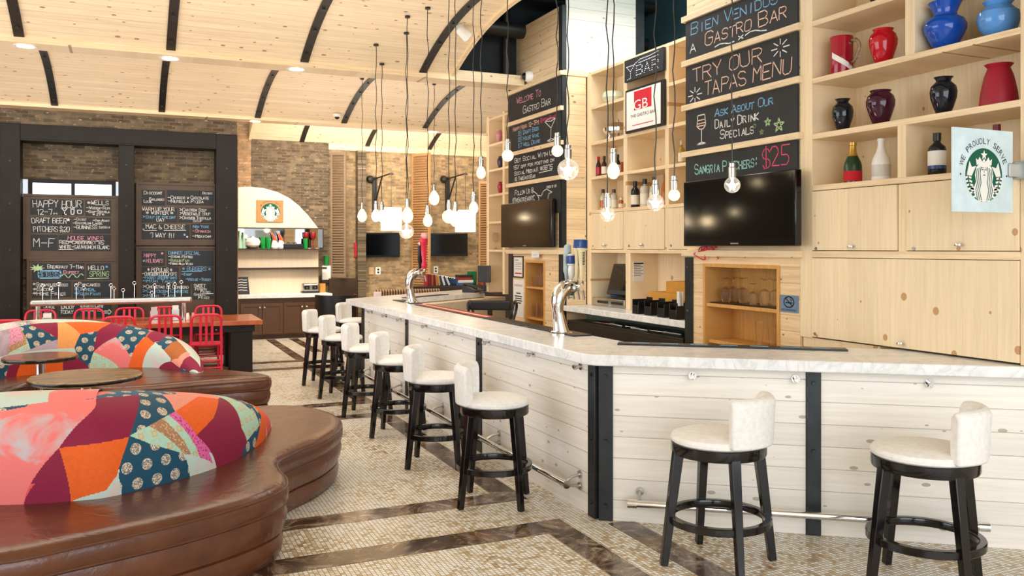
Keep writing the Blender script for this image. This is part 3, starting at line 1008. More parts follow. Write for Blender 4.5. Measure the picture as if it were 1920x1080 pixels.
gpale = plain('pale_green_glass', '#a9cdb4', 0.12)
ggreen = plain('green_glassware', '#1f9b45', 0.12)
gred = plain('dark_red_glass', '#8c1f28', 0.1)
cone = [(0.13, 0), (0.15, .02), (0.10, .45), (0.05, .85), (0.06, .98), (0.05, 1)]
cyl = [(0.20, 0), (0.21, .02), (0.21, .9), (0.22, 1), (0.19, 1), (0.19, .05)]
ware('tall_vase', 'tall pale green cone vase nearest the dark portal on the mirror shelf', 'vase', 450, 0.36, cone, gpale)
ware('tall_vase', 'tall pale green cone vase beside the white ginger jar on the mirror shelf', 'vase', 457, 0.33, cone, gpale)
t = thing('ginger_jar', 'squat white lidded jar on a dark stand on mirror shelf', 'jar', (on_y(474, 460, YS).x, YS, ZS))
MB().lathe([(.08, .03), (.13, .07), (.15, .14), (.12, .2), (.07, .215)], (0, 0, 0), 24).build('body', M['white'], t)
MB().lathe([(.09, 0), (.10, .01), (.08, .03)], (0, 0, 0), 20).build('stand', M['darkwood'], t)
MB().lathe([(.05, .215), (.055, .225), (.02, .235), (.02, .25)], (0, 0, 0), 20).build('lid', M['white'], t)
ware('glass_tumbler', 'bright green cylinder vase next to the white jar on mirror shelf', 'vase', 493, 0.23, cyl, ggreen)
ware('glass_tumbler', 'bright green cylinder vase beside the orange glass birds', 'vase', 503, 0.23, cyl, ggreen)
for px, lb, hh in ((515, 'orange and clear glass bird figurine beside the green vases', .33), (527, 'orange and clear glass bird figurine beside the black box', .33)):
    t = thing('bird_figurine', lb, 'figurine', (on_y(px, 460, YS).x, YS, ZS))
    MB().lathe([(.06, 0), (.075, .03), (.06, .12), (.035, .18)], (0, 0, 0), 16).build('base', M['white'], t)
    MB().tube([(0.01, 0, .12), (0.0, 0, .2), (-.03, 0, .27), (-.07, 0, .34)], [.045, .04, .022, .004], 10).build('body', plain('orange_glass', '#d9541e', 0.1), t)
mb = MB().box(-.2, .2, -.07, .07, 0, .1)
t = thing('black_case', 'low black case lying on the mirror shelf', 'case', (on_y(549, 460, YS).x, YS, ZS))
mb.build('body', M['black'], t, bevel=0.012)
MB().tube([(-.08, 0, .1), (-.06, 0, .125), (.06, 0, .125), (.08, 0, .1)], .01, 8).build('handle', M['black'], t)
ware('glass_tumbler', 'bright green cylinder vase at the goblet end of the mirror shelf', 'vase', 573, 0.21, cyl, ggreen)
gob = [(.16, 0), (.17, .02), (.03, .05), (.03, .18), (.045, .22), (.03, .26), (.03, .5), (.05, .54), (.13, .62), (.17, .75), (.17, .98), (.16, 1), (.14, .75), (.02, .6)]
for px, lb in ((574, 'dark red goblet standing behind the last green vase'), (587, 'dark red goblet at the end of the mirror shelf')):
    t = ware('goblet', lb, 'goblet', px, 0.34, gob, gred, y=YS + (0.07 if px == 574 else 0))
    t.location.x += 0.0

# base cabinet with marble top
t = thing('coffee_cabinet', 'dark walnut base cabinet with two pairs of panelled doors under white marble', 'cabinet', (2.75, 17.0, 0))
L = tuple(t.location)
MB(L).box(1.87, 3.55, 17.06, 17.74, 0.07, 0.80).box(1.92, 3.5, 17.12, 17.7, 0, .07).build('body', M['walnut'], t)
for i in range(4):
    x0 = 1.93 + i * 0.405
    d = MB(L).box(x0, x0 + .395, 17.035, 17.06, 0.10, 0.70).build('door', M['walnut'], t, bevel=0.004)
    fm = MB(L)
    for q in ((x0, x0 + .06, .1, .7), (x0 + .335, x0 + .395, .1, .7), (x0 + .06, x0 + .335, .1, .16), (x0 + .06, x0 + .335, .64, .7)):
        fm.box(q[0], q[1], 17.022, 17.035, q[2], q[3])
    fm.build('door_frame', M['walnut'], d, bevel=0.002)
    kx = x0 + (.355 if i % 2 == 0 else .04)
    MB(L).ball((kx, 17.005, .62), .017).rod((kx, 17.022, .62), (kx, 17.005, .62), .007).build('knob', plain('pearl_knob', '#e9e2d6', 0.2, 0.3), d)
p = MB(L).lathe([(.05, 0), (.05, .1), (.04, .12), (.035, .3), (.055, .38), (.03, .45), (.055, .52), (.035, .6), (.05, .66), (.05, .79)], (3.6, 17.08, 0), 16).build('turned_post', M['darkwood'], t)
tag(MB().box(1.86, 3.69, 16.99, 17.745, 0.802, 0.872).build('marble_slab', M['marble'], bevel=0.006), 'white marble slab lying on the dark walnut coffee cabinet', 'worktop')
t = thing('toaster', 'chrome four slot toaster on marble slab of the coffee cabinet', 'toaster', tuple(Vector((on_y(581, 548, 17.4).x, 17.4, .872))))
MB().box(-.16, .16, -.11, .11, .02, .19).build('body', M['brushed'], t, bevel=0.03)
MB().box(-.17, .17, -.115, .115, 0, .03).build('base', M['black'], t, bevel=0.006)
for x in (-.08, .08): MB().box(x - .055, x + .055, -.116, -.111, .07, .15).build('front_panel', M['black'], t); MB().tube([(x, -.116, .11), (x, -.135, .11)], .014, 10).build('lever_knob', M['chrome'], t)
MB().box(-.12, -.02, -.07, -.02, .188, .193).box(.02, .12, -.07, -.02, .188, .193).build('slot', M['black'], t)
t = thing('chalk_easel', 'small black chalk menu easel leaning on coffee counter near portal', 'menu sign', (on_y(455, 553, 17.35).x, 17.35, .872))
MB().add([(-.13, -.03, 0), (.13, -.03, 0), (.11, .06, .34), (-.11, .06, .34), (-.13, -.005, 0), (.13, -.005, 0), (.11, .085, .34), (-.11, .085, .34)],
         [(0, 1, 2, 3), (7, 6, 5, 4), (0, 4, 5, 1), (1, 5, 6, 2), (2, 6, 7, 3), (3, 7, 4, 0)]).build('board', M['chalkboard'], t)
mb = MB()
for i in range(5):
    z = .28 - i * .05
    y = -.034 + .09 * z / .34
    stroke(mb, [(-.08, y, z), (-.02, y, z + .008), (.03, y, z - .004), (.08, y, z)], .011, (0, -1, .26))
mb.build('chalk_writing', M['chalk_white'], t, smooth=False)
tag(MB().box(3.55, 3.66, 17.5, 17.6, .872, 1.05).build('paper_stack', plain('ochre_card', '#c98f3a', 0.7), None, bevel=0.003), 'small ochre card box beside the toaster', 'box')
t = thing('tablet_stand', 'small green and white display stand beside mirror shelf end', 'display', (3.76, 17.88, 1.05))
MB().box(-.11, .11, -.02, .06, 0, .06).build('ledge', M['darkwood'], t)
MB().box(-.09, .09, 0, .05, .06, .36).build('frame', M['white'], t, bevel=.004)
MB().lathe([(.035, .36), (.04, .38), (.045, .55), (.05, .57)], (0, .02, 0), 16).build('green_cup', ggreen, t)

# ================================================================== THE BAR
E1 = Vector((0.798, -0.602, 0)).normalized()     # run of the near bar wing
N1 = Vector((-0.602, -0.798, 0)).normalized()    # its face, towards the room
C0 = Vector((2.775, 4.82, 0))                    # outer corner of the bar front
E2 = Vector((0.80, 0.60, 0))
bar = thing('bar_counter', 'long whitewashed plank bar front with bolted dark steel straps under marble top', 'bar', tuple(C0))
L = tuple(C0)
UZ = Vector((0, 0, 1))


def bolt(mb, p, n, r=0.014):
    p, n = Vector(p), Vector(n)
    mb.tube([p, p + n * 0.012], [r, r * .85], 6)


ss = (4.926, 6.80, 8.937, 10.845)
for a, b in ((4.926, 6.801), (6.926, 8.937), (9.036, 10.845)):
    MB(L).box(2.775, 2.83, a, b, 0, 1.02).build('plank_panel', M['whitewash'], bar, smooth=False)
for a, b in ((4.834, 4.926), (6.801, 6.926), (8.937, 9.036), (10.845, 10.98)):
    sx = MB(L).box(2.765, 2.83, a, b, 0, 1.02).build('steel_strap', M['steel'], bar, bevel=.003)
    mb = MB(L)
    for z in (.1, .52, .94): bolt(mb, (2.765, (a + b) / 2, z), (-1, 0, 0))
    mb.build('bolt', M['steel'], sx)


def wing(s, w, z, o=0.0):
    return C0 + E1 * s - N1 * w * 0 + N1 * o + UZ * z


for a, b in ((0.105, 1.295), (1.385, 2.64)):
    MB(L).obox((wing((a + b) / 2, 0, .51, -.03)), E1, N1, UZ, (b - a) / 2, .03, .51).build('plank_panel', M['whitewash_x'], bar, smooth=False)
for a, b in ((0.012, .105), (1.295, 1.385)):
    sx = MB(L).obox(wing((a + b) / 2, 0, .51, -.024), E1, N1, UZ, (b - a) / 2, .034, .51).build('steel_strap', M['steel'], bar, bevel=.003)
    mb = MB(L)
    for z in (.1, .52, .94): bolt(mb, wing((a + b) / 2, 0, z, .01), N1)
    mb.build('bolt', M['steel'], sx)
F0 = Vector((2.775, 10.99, 0))
N2 = Vector((-.6, .8, 0))
MB(L).obox(F0 + E2 * 1.4 + N2 * -.03 + UZ * .51, E2, N2, UZ, 1.4, .03, .51).build('plank_panel', M['whitewash_x'], bar, smooth=False)
# inner carcass
MB(L).prism([(2.84, 4.92), (2.84, 10.95), (3.20, 10.95), (3.20, 5.30)], 0.02, 1.015).build('carcass', M['pine_panel'], bar, smooth=False)
MB(L).prism([tuple((C0 + E1 * .14 - N1 * .07)[:2]), tuple((C0 + E1 * 2.38 - N1 * .07)[:2]), tuple((C0 + E1 * 2.36 - N1 * .5)[:2]), tuple((C0 + E1 * .55 - N1 * .5)[:2])], 0.02, 1.015).build('carcass', M['pine_panel'], bar, smooth=False)
MB(L).prism([tuple((F0 + E2 * .1 - N2 * .07)[:2]), tuple((F0 + E2 * 2.75 - N2 * .07)[:2]), tuple((F0 + E2 * 2.75 - N2 * .62)[:2]), tuple((F0 + E2 * .6 - N2 * .62)[:2])], 0.02, 1.015).build('carcass', M['cream_panel'], bar, smooth=False)


def hook(p, n):
    p, n = Vector(p), Vector(n)
    mb = MB(L)
    mb.tube([p, p + n * .008], .026, 16)
    mb.tube([p + n * .006, p + n * .055], .008, 8)
    mb.tube([p + n * .05, p + n * .064], [.014, .012], 10)
    s = n.cross(UZ)
    mb.tube([p + n * .02 - UZ * .004, p + n * .045 - UZ * .02, p + n * .06 - UZ * .012], .006, 8)
    return mb.build('bag_hook', M['chrome'], bar)


for y in (10.45, 9.8, 9.2, 8.3, 7.53, 6.64, 5.77, 5.03): hook((2.775, y, .975), (-1, 0, 0))
for s in (.61, 1.235, 2.0): hook(wing(s, 0, .962), N1)
tag(MB().prism([(4.88, 3.08), (2.705, 4.715), (2.66, 4.80), (2.645, 11.35), (5.05, 13.15), (4.99, 12.12), (3.28, 10.93), (3.28, 5.245), (4.69, 4.18), (4.88, 4.05)], 1.021, 1.092).build('marble_worktop', M['marble'], None, bevel=0.008),
    'long white marble bar top wrapping the whitewashed plank bar', 'worktop')


def rail(label, a, b, n, z):
    """polished foot rail standing off the bar on forked brackets"""
    a, b, n = Vector(a), Vector(b), Vector(n)
    t = thing('foot_rail', label, 'rail', tuple((a + b) / 2), group='foot rails of the bar')
    o = tuple((a + b) / 2)
    A, B = a + n * .13 + UZ * z, b + n * .13 + UZ * z
    d = (B - A).normalized()
    MB(o).rod(A, B, .022, 14).build('tube', M['chrome'], t)
    MB(o).rod(A - d * .01, A + d * .05, .028, 14).build('end_cap', M['chrome'], t)
    MB(o).rod(B - d * .05, B + d * .01, .028, 14).build('end_cap', M['chrome'], t)
    k = max(2, int((B - A).length / 1.2) + 1)
    for i in range(k):
        p = A + (B - A) * ((i + .03) / (k - .94))
        q = p - n * .128
        mb = MB(o)
        for dz in (.045, -.035):
            mb.tube([p, p - n * .06 + UZ * dz * .7, q + UZ * dz], .011, 8)
            mb.tube([q + UZ * dz + n * .008, q + UZ * dz - n * .001], .026, 12)
        mb.build('bracket', M['brushed'], t)
    return t


rail('chrome foot rail along the long bar front behind the row of stools', (2.775, 10.6, 0), (2.775, 5.0, 0), (-1, 0, 0), .20)
rail('chrome foot rail along the near bar wing behind two white stools', wing(.22, 0, 0), wing(2.28, 0, 0), N1, .16)

# mats and runners on the marble
tag(MB().box(3.10, 3.27, 5.75, 7.6, 1.093, 1.103).build('bar_mat', M['black'], None, bevel=.003), 'black rubber bar mat by the taller near beer tap on marble edge', 'mat')
mt = thing('bar_mat', 'dark bar mat with red and cream stripes along the inner marble edge', 'mat', (3.19, 8.7, 1.093))
MB().box(-.09, .09, -1.05, 1.05, 0, .008).build('base', M['darkwood'], mt, bevel=.002)
MB().box(-.07, -.045, -1.04, 1.04, .0082, .0095).box(.045, .07, -1.04, 1.04, .0082, .0095).build('stripe', M['ink_red'], mt, smooth=False)
MB().box(-.02, .02, -1.04, 1.04, .0082, .0095).build('stripe', M['chalk_peach'], mt, smooth=False)
navy = plain('navy_rubber', '#222641', 0.5)
tag(MB().box(3.12, 3.27, 9.95, 10.75, 1.093, 1.102).build('bar_mat', navy, None, bevel=.003), 'dark blue bar mat behind the far beer tap', 'mat')
d = Vector((4.39, 4.29, 0)) - Vector((3.20, 5.24, 0))
c = (Vector((4.39, 4.29, 0)) + Vector((3.20, 5.24, 0))) / 2 - N1 * -.07
mt = thing('bar_mat', 'long black and blue bar mat on the near marble wing', 'mat', (c.x, c.y, 1.093))
MB(tuple(mt.location)).obox((c.x, c.y, 1.0985), d, N1, UZ, d.length / 2, .06, .005).build('base', M['black'], mt, bevel=.002)
mb = MB(tuple(mt.location))
for i in (-3, -2, -1, 0, 1, 2, 3):
    q = c + d * (i / 7.6)
    mb.obox((q.x, q.y, 1.1042), d, N1, UZ, .06, .012, .0006)
mb.build('lettering_bars', M['chalk_blue'], mt, smooth=False)
d2 = E2
for s0, s1, lb in ((.25, 1.25, 'dark blue bar mat on the far diagonal marble wing'),):
    c = Vector((3.28, 10.93, 0)) + d2 * ((s0 + s1) / 2) + N2 * .1
    tag(MB().obox((c.x, c.y, 1.0975), d2, N2, UZ, (s1 - s0) / 2, .06, .0045).build('bar_mat', navy, None, bevel=.002), lb, 'mat')


# ------------------------------------------------------------------ beer taps
def tap(name, label, px, py, hh, rot):
    p = on_z(px, py, 1.092)
    t = thing(name, label, 'beer tap', (p.x, p.y, 1.0925), rot, group='chrome beer taps on the bar')
    pts = [(0, 0, 0), (0, 0, .015), (-.012, 0, .09), (-.03, 0, .2), (-.035, 0, .3), (-.012, 0, .40), (.05, 0, .455), (.13, 0, .465)]
    pts = [(x, y, z * hh / .47) for x, y, z in pts]
    pp = spline(pts, False, 5)
    n = len(pp)
    rs = []
    for i in range(n):
        f = i / (n - 1)
        rs.append(.088 - .043 * (min(1, f * 2.2)) ** .7 if f < .455 else .045 + .016 * sin((f - .455) / .545 * pi * .8))
    MB().tube(pp, rs, 18).build('column', M['chrome'], t)
    MB().lathe([(.098, 0), (.098, .008), (.08, .016)], (0, 0, 0), 24).build('base', M['chrome'], t)
    z = .455 * hh / .47
    MB().rod((.11, -.12, z), (.11, .12, z), .026, 14).rod((.04, 0, z), (.13, 0, z), .034, 14).build('manifold', M['chrome'], t)
    return t, z


def faucet(t, y, z):
    mb = MB()
    mb.rod((.06, y, z), (.14, y, z), .016, 12).rod((.14, y, z + .03), (.14, y, z - .02), .016, 12)
    mb.tube([(.14, y, z - .01), (.155, y, z - .05), (.165, y, z - .10)], [.014, .012, .010], 10)
    mb.lathe([(.014, .03), (.018, .04), (.012, .055)], (.14, y, z), 12)
    return mb.build('faucet', M['brushed'], t)


def handle(t, y, z, prof, m, tilt=(0, 0), flat=.5, rot=0.0):
    mb = MB()
    mb.lathe(prof, (0, 0, 0), 16, sy=flat)
    o = mb.build('tap_handle', m, t)
    o.location = (.14, y, z + .05)
    o.rotation_euler = (tilt[0], tilt[1], rot)
    return o


hp = plain('pale_blue_grey_handle', '#b9c6c8', .3)
hw = plain('white_handle', '#efeeea', .25)
hg = plain('dark_green_handle', '#2f5a4c', .35)
hb = plain('blue_label', '#24468a', .3)
hc = plain('cream_gold_handle', '#e8d9b0', .3)
tp, z = tap('beer_tap', 'tall chrome beer tap tower near bar corner with white and blue label handles', 1052, 626, .38, 0.25)
for y in (-.09, -.03, .03, .09): faucet(tp, y, z)
paddle = [(.012, 0), (.018, .02), (.022, .05), (.036, .08), (.040, .22), (.034, .285), (.005, .30)]
mush = [(.012, 0), (.016, .02), (.032, .04), (.036, .09), (.030, .12), (.045, .13), (.048, .20), (.03, .215)]
tall = [(.014, 0), (.020, .04), (.026, .13), (.040, .24), (.052, .255), (.052, .33), (.036, .342)]
o = handle(tp, .09, z, paddle, hp, (.10, -.05))
mb = MB()
for i in range(7): stroke(mb, [(-.006, -.0205, .09 + i * .022), (.010, -.0205, .10 + i * .022)], .007, (0, -1, 0))
mb.build('lettering', M['ink'], o, smooth=False)
o = handle(tp, .03, z, mush, hw, (0, 0))
MB().lathe([(.0465, .137), (.0492, .145), (.0492, .195), (.0465, .203)], (0, 0, 0), 16, cap=False, sy=.54).build('label', hb, o)
MB().lathe([(.02, -.12), (.03, -.1), (.03, -.01), (.014, 0)], (0, 0, 0), 12, sy=.5).build('grip', hg, o)
for y, lean in ((-.03, .03), (-.09, -.05)):
    o = handle(tp, y, z, tall, hc, (lean, .06))
    MB().lathe([(.053, .262), (.0545, .267), (.0545, .322), (.052, .33)], (0, 0, 0), 16, cap=False, sy=.54).build('label', hb, o)
    mb = MB()
    for i in range(9): stroke(mb, [(-.010, -.021, .13 + i * .012), (.010, -.021, .134 + i * .012)], .006, (0, -1, 0))
    mb.build('lettering', M['ink'], o, smooth=False)
tp, z = tap('beer_tap', 'chrome beer tap tower at the far bar end with red and black handles', 772, 568, .38, 0.15)
for y in (-.07, .05): faucet(tp, y, z)
hr = plain('red_tap_handle', '#d52a44', .3)
o = handle(tp, .05, z, [(.012, 0), (.02, .03), (.022, .06), (.034, .10), (.040, .29), (.032, .31)], M['black'], (.05, 0))
MB().lathe([(.036, .30), (.042, .32), (.03, .34)], (0, 0, 0), 14, sy=.6).build('silver_collar', M['chrome'], o)
o = handle(tp, -.07, z, [(.012, 0), (.034, .02), (.040, .06), (.026, .10), (.038, .20), (.042, .31), (.056, .33), (.058, .37), (.034, .41), (.008, .42)], hr, (-.06, 0))
MB().ball((.01, 0, .415), .045).build('pink_knob', plain('pink_knob', '#eba5a8', .3), o)

# ================================================================== TIMBER COLUMNS WITH BOARDS
XW = 4.70


def column(name, label, y0, y1, zt, niche, slats, side):
    t = thing(name, label, 'column', (XW, (y0 + y1) / 2, 0), group='pine clad columns behind the bar')
    L = tuple(t.location)
    ny0, ny1, nz0, nz1 = niche
    xb = XW + .32
    mb = MB(L)
    mb.box(XW, xb, y0, y1, nz1, zt).box(XW, xb, y0, ny0, 0, nz1).box(XW, xb, ny1, y1, 0, nz1).box(XW, xb, ny0, ny1, 0, nz0)
    mb.build('plank_cladding', M['pine'], t, smooth=False)
    f = MB(L)
    w = .03
    f.box(XW - .012, xb, ny0, ny0 + w, nz0, nz1).box(XW - .012, xb, ny1 - w, ny1, nz0, nz1).box(XW - .012, xb, ny0 + w, ny1 - w, nz1 - w, nz1).box(XW - .012, xb, ny0 + w, ny1 - w, nz0, nz0 + w)
    f.box(xb - .02, xb, ny0 + w, ny1 - w, nz0 + w, nz1 - w)
    nf = f.build('niche_frame', M['oak'], t, bevel=.002)
    for z in slats:
        MB(L).box(XW - .045, XW, y0 - .03, y1 + .03, z - .026, z + .026).build('slat', M['pine_trim'], t, bevel=.002)
    MB(L).box(XW - .05, XW, y0 - .03, y1 + .02, 1.70, 1.755).build('ledge', M['pine_trim'], t, bevel=.002)
    return t, nf, L


ra, nf, L = column('timber_column', 'pine clad column with four large chalkboards and television at the bar', 5.045, 6.50, 5.3, (5.263, 6.244, .45, 1.636), (2.636, 3.066, 3.474, 3.885), False)
MB(L).box(XW - .002, XW + .3, 5.30, 6.21, 1.255, 1.285).build('niche_shelf', M['oak'], nf, bevel=.002)
sa = MB(L).box(XW - .014, XW + .08, 6.40, 6.515, 0.0, 1.69).build('steel_angle', M['steel'], ra, bevel=.002)
mb = MB(L)
for z in (.8, 1.2, 1.6): bolt(mb, (XW - .014, 6.46, z), (-1, 0, 0), .01)
mb.build('bolt', M['brushed'], sa)
la, nf2, L2 = column('timber_column', 'pine clad column with WELCOME TO GASTRO BAR chalkboards and security camera', 8.98, 10.535, 4.68, (9.449, 10.027, .45, 1.617), (2.62, 3.035, 3.445, 3.865), True)
for z in (.86, 1.255): MB(L2).box(XW - .002, XW + .3, 9.48, 10.0, z, z + .025).build('niche_shelf', M['oak'], nf2, bevel=.002)
MB(L2).box(XW - .012, XW + .06, 10.42, 10.545, 0, 1.70).box(XW - .012, XW + .06, 10.42, 10.545, 1.78, 4.68).build('steel_angle', M['steel_black'], la, bevel=.002)
MB(L2).box(XW - .012, XW + .05, 8.972, 9.06, 0, 1.70).box(XW - .01, XW + .05, 8.972, 9.06, 1.78, 4.68).build('steel_angle', M['steel'], la, bevel=.002)
MB(L2).box(XW + .05, 5.0, 8.975, 8.995, 1.095, 3.87).build('side_panel', M['pine_x'], la, smooth=False)
MB(L2).box(XW + .05, 5.83, 8.975, 9.0, 3.90, 5.10).build('side_panel', M['whitewash_x'], la, smooth=False)  # upper boards take a pale colour for the cool daylight on them
MB(L2).box(5.72, 5.84, 8.965, 8.975, 3.9, 5.1).build('steel_angle', M['steel'], la)
MB(L2).box(XW, 5.05, 8.955, 8.99, 3.84, 3.90).build('side_trim', M['pine_trim'], la)
MB(L2).box(XW + .02, 5.0, 8.965, 8.985, 1.70, 1.755).build('side_trim', M['pine_trim'], la)


def chalkboard(label, y0, y1, z0, z1, lines, pics=()):
    """board hung between two slats; lines: (text, y px extents by position on board 0..1 from its far end, height, colour)"""
    t = thing('chalkboard', label, 'chalkboard', (XW, (y0 + y1) / 2, z0), group='chalkboards on the pine columns')
    L = tuple(t.location)
    MB(L).box(XW - .022, XW - .001, y0, y1, z0, z1).build('board', M['chalkboard'], t, bevel=.002)
    xx = XW - .0235
    cm = [M['chalk_white'], M['chalk_pink'], M['chalk_blue'], M['chalk_peach'], M['chalk_hot'], M['chalk_cyan'], M['chalk_green']]
    W, H = y1 - y0, z1 - z0
    P = lambda u, v: Vector((xx, y1 - u * W, z0 + v * H))
    for tx, u0, u1, v, h, col in lines:
        write(MB(L).mat(col), tx, P(u0, v), P(u1, v), h * H, (-1, 0, 0), w=.0095).build('chalk_writing', cm, t, smooth=False)
    mb = MB(L)
    for pts, col in pics:
        stroke(mb.mat(col), [P(u, v) for u, v in pts], .0095, (-1, 0, 0))
    if mb.v: mb.build('chalk_drawing', cm, t, smooth=False)
    return t


def ring_star(u, v, r, n=8, asp=.28):
    return [([(u + r * .45 * asp * cos(2 * pi * i / n), v + r * .45 * sin(2 * pi * i / n)), (u + r * asp * 1.25 * cos(2 * pi * i / n), v + r * 1.0 * sin(2 * pi * i / n))], 0) for i in range(n)]


def star5(u, v, r, asp=.28, col=6):
    return [([(u + asp * r * sin(i * 4 * pi / 5), v + r * cos(i * 4 * pi / 5)) for i in range(6)], col)]


wave = [([(.3 + .045 * i, .10 + .035 * sin(i * 1.4)) for i in range(5)], 0), ([(.52, .16), (.56, .08)], 0), ([(.52, .08), (.56, .16)], 0), ([(.58 + .045 * i, .13 + .05 * sin(i * 1.2)) for i in range(5)], 0)]
chalkboard('chalkboard with BIEN VENIDOS A GASTRO BAR, topmost on its column', 5.05, 6.49, 3.503, 3.857, [('Bien Venidos', .06, .86, .62, .30, 2), ('A', .05, .12, .16, .22, 0), ('Gastro Bar', .2, .93, .22, .34, 3)], wave)
chalkboard('chalkboard with TRY OUR TAPAS MENU in large peach capitals', 5.05, 6.49, 3.095, 3.445, [('TRY OUR', .08, .74, .55, .34, 3), ('TAPAS MENU', .2, .97, .12, .34, 3)],
           ring_star(.87, .74, .2) + ring_star(.1, .2, .2))
glassp = [([(.13, .82), (.12, .56), (.15, .48), (.185, .48), (.21, .56), (.20, .82), (.13, .82)], 0), ([(.167, .48), (.167, .16), (.12, .12), (.215, .12), (.167, .16)], 0), ([(.125, .7), (.205, .7)], 3), ([(.125, .62), (.205, .62)], 3), ([(.125, .56), (.205, .56)], 3)]
chalkboard('chalkboard with ASK ABOUT OUR DAILY DRINK SPECIALS and a drawn wine glass', 5.05, 6.49, 2.665, 3.037, [('Ask About Our', .3, .82, .70, .18, 2), ('Daily Drink', .3, .70, .42, .20, 0), ('Specials', .35, .66, .15, .20, 0)],
           glassp + star5(.86, .22, .16) + star5(.77, .33, .1) + star5(.72, .14, .06) + star5(.66, .3, .05))
chalkboard('chalkboard with SANGRIA PITCHERS $25, above the large television', 5.05, 6.49, 2.24, 2.607, [('Sangria Pitchers:', .1, .69, .55, .24, 5), ('$25', .73, .95, .5, .42, 4)])
chalkboard('chalkboard with WELCOME TO GASTRO BAR above the happy hour board', 9.0, 10.50, 3.475, 3.835, [('Welcome To', .17, .66, .58, .24, 1), ('Gastro Bar', .3, .84, .16, .26, 0)])
mart = [([(.72, .80), (.84, .86), (.92, .80), (.84, .5), (.72, .80), (.84, .74), (.92, .80)], 0), ([(.84, .5), (.835, .12)], 0), ([(.77, .08), (.84, .13), (.9, .08), (.83, .05), (.77, .08)], 0)]
chalkboard('chalkboard with HAPPY HOUR 12-7PM EVERY DAY and a drawn martini glass', 9.0, 10.50, 3.065, 3.415, [('Happy Hour: 12-7PM', .09, .62, .78, .15, 3), ('Every Day!', .65, .93, .80, .13, 4), ('$5 Draft Beer', .2, .62, .56, .15, 2), ('$5 House Wine', .2, .62, .33, .15, 2), ('$7 Well Drink', .2, .64, .10, .15, 2)], mart)
chalkboard('chalkboard with GET SOCIAL WITH US and #GB35 writing', 9.0, 10.50, 2.65, 3.005, [('Get Social With Us', .12, .92, .74, .16, 0), ('15% off for posting on', .1, .9, .50, .13, 0), ('Social Media!! #GB35', .12, .88, .27, .14, 0), ('IG TheGastoBar', .12, .55, .06, .13, 0)], [([(.62, .2), (.86, .22)], 0)])
bird = [([(.5, .78), (.58, .66), (.62, .5), (.55, .2), (.62, .15), (.72, .2), (.78, .45), (.8, .62), (.86, .66), (.8, .72), (.76, .78), (.7, .72), (.66, .58), (.58, .62)], 0)]
chalkboard('chalkboard with FOLLOW US and a drawn bird, partly behind the television', 9.0, 10.50, 2.2, 2.592, [('Follow Us @', .13, .52, .72, .16, 0), ('@TheGastroBarNYC', .08, .54, .48, .15, 0), ('check it out', .76, .94, .8, .08, 0)], bird)


def television(label, x, y0, y1, z0, z1, d=.06, n=None):
    t = thing('television', label, 'television', ((x), (y0 + y1) / 2, z0))
    L = tuple(t.location)
    MB(L).box(x, x + d, y0, y1, z0, z1).build('bezel', plain('glossy_black_bezel', '#0b0b0d', .15), t, bevel=.008)
    MB(L).box(x - .003, x - .0005, y0 + .035, y1 - .035, z0 + .05, z1 - .03).build('screen', M['screen'], t, smooth=False)
    MB(L).box(x - .002, x + .004, (y0 + y1) / 2 - .05, (y0 + y1) / 2 + .05, z0 + .015, z0 + .028).build('badge', M['brushed'], t, smooth=False)
    MB(L).box(x + d, XW - .0226, (y0 + y1) / 2 - .2, (y0 + y1) / 2 + .2, z0 + .16, z1 - .1).build('mount', M['steel_black'], t)
    return t


television('large black television on the pine column with the sangria chalkboard', 4.56, 4.94, 6.36, 1.79, 2.37)
television('black television on the pine column with the welcome chalkboard', 4.60, 9.08, 10.6, 1.785, 2.37)
wire = thing('tangled_cable', 'tangle of thin red cable hanging under the large television', 'cable', (XW - .03, 6.15, 1.79))
random.seed(3)
pts = [(random.uniform(-.03, .015), random.uniform(-.17, .17), random.uniform(-.13, .015)) for _ in range(13)]
MB().tube(spline(pts, False, 5), .006, 6).build('cable', M['red_paint'], wire)
ns = thing('no_smoking_sign', 'small blue grey NO SMOKING sign beside the oak glass niche', 'sign', (XW - .002, 5.152, 1.272))
mb = MB(tuple(ns.location)).box(XW - .012, XW - .001, 5.057, 5.247, 1.272, 1.405)
mb.build('plate', plain('blue_grey_plate', '#7089a3', .4), ns)
mb = MB(tuple(ns.location))
cc = Vector((XW - .013, 5.152, 1.352))
stroke(mb, [cc + Vector((0, .055 * cos(i * pi / 12), .042 * sin(i * pi / 12))) for i in range(25)], .009, (-1, 0, 0))
stroke(mb, [cc + Vector((0, .04, .03)), cc + Vector((0, -.04, -.03))], .009, (-1, 0, 0))
stroke(mb, [cc + Vector((0, .035, -.006)), cc + Vector((0, -.035, -.006))], .009, (-1, 0, 0))
stroke(mb, [cc + Vector((0, -.02, .004)), cc + Vector((0, -.03, .018)), cc + Vector((0, -.015, .026))], .006, (-1, 0, 0))
printed(mb, 'NO SMOKING', (XW - .013, 5.235, 1.282), (XW - .013, 5.07, 1.282), .016)
mb.build('lettering', M['ink'], ns, smooth=False)

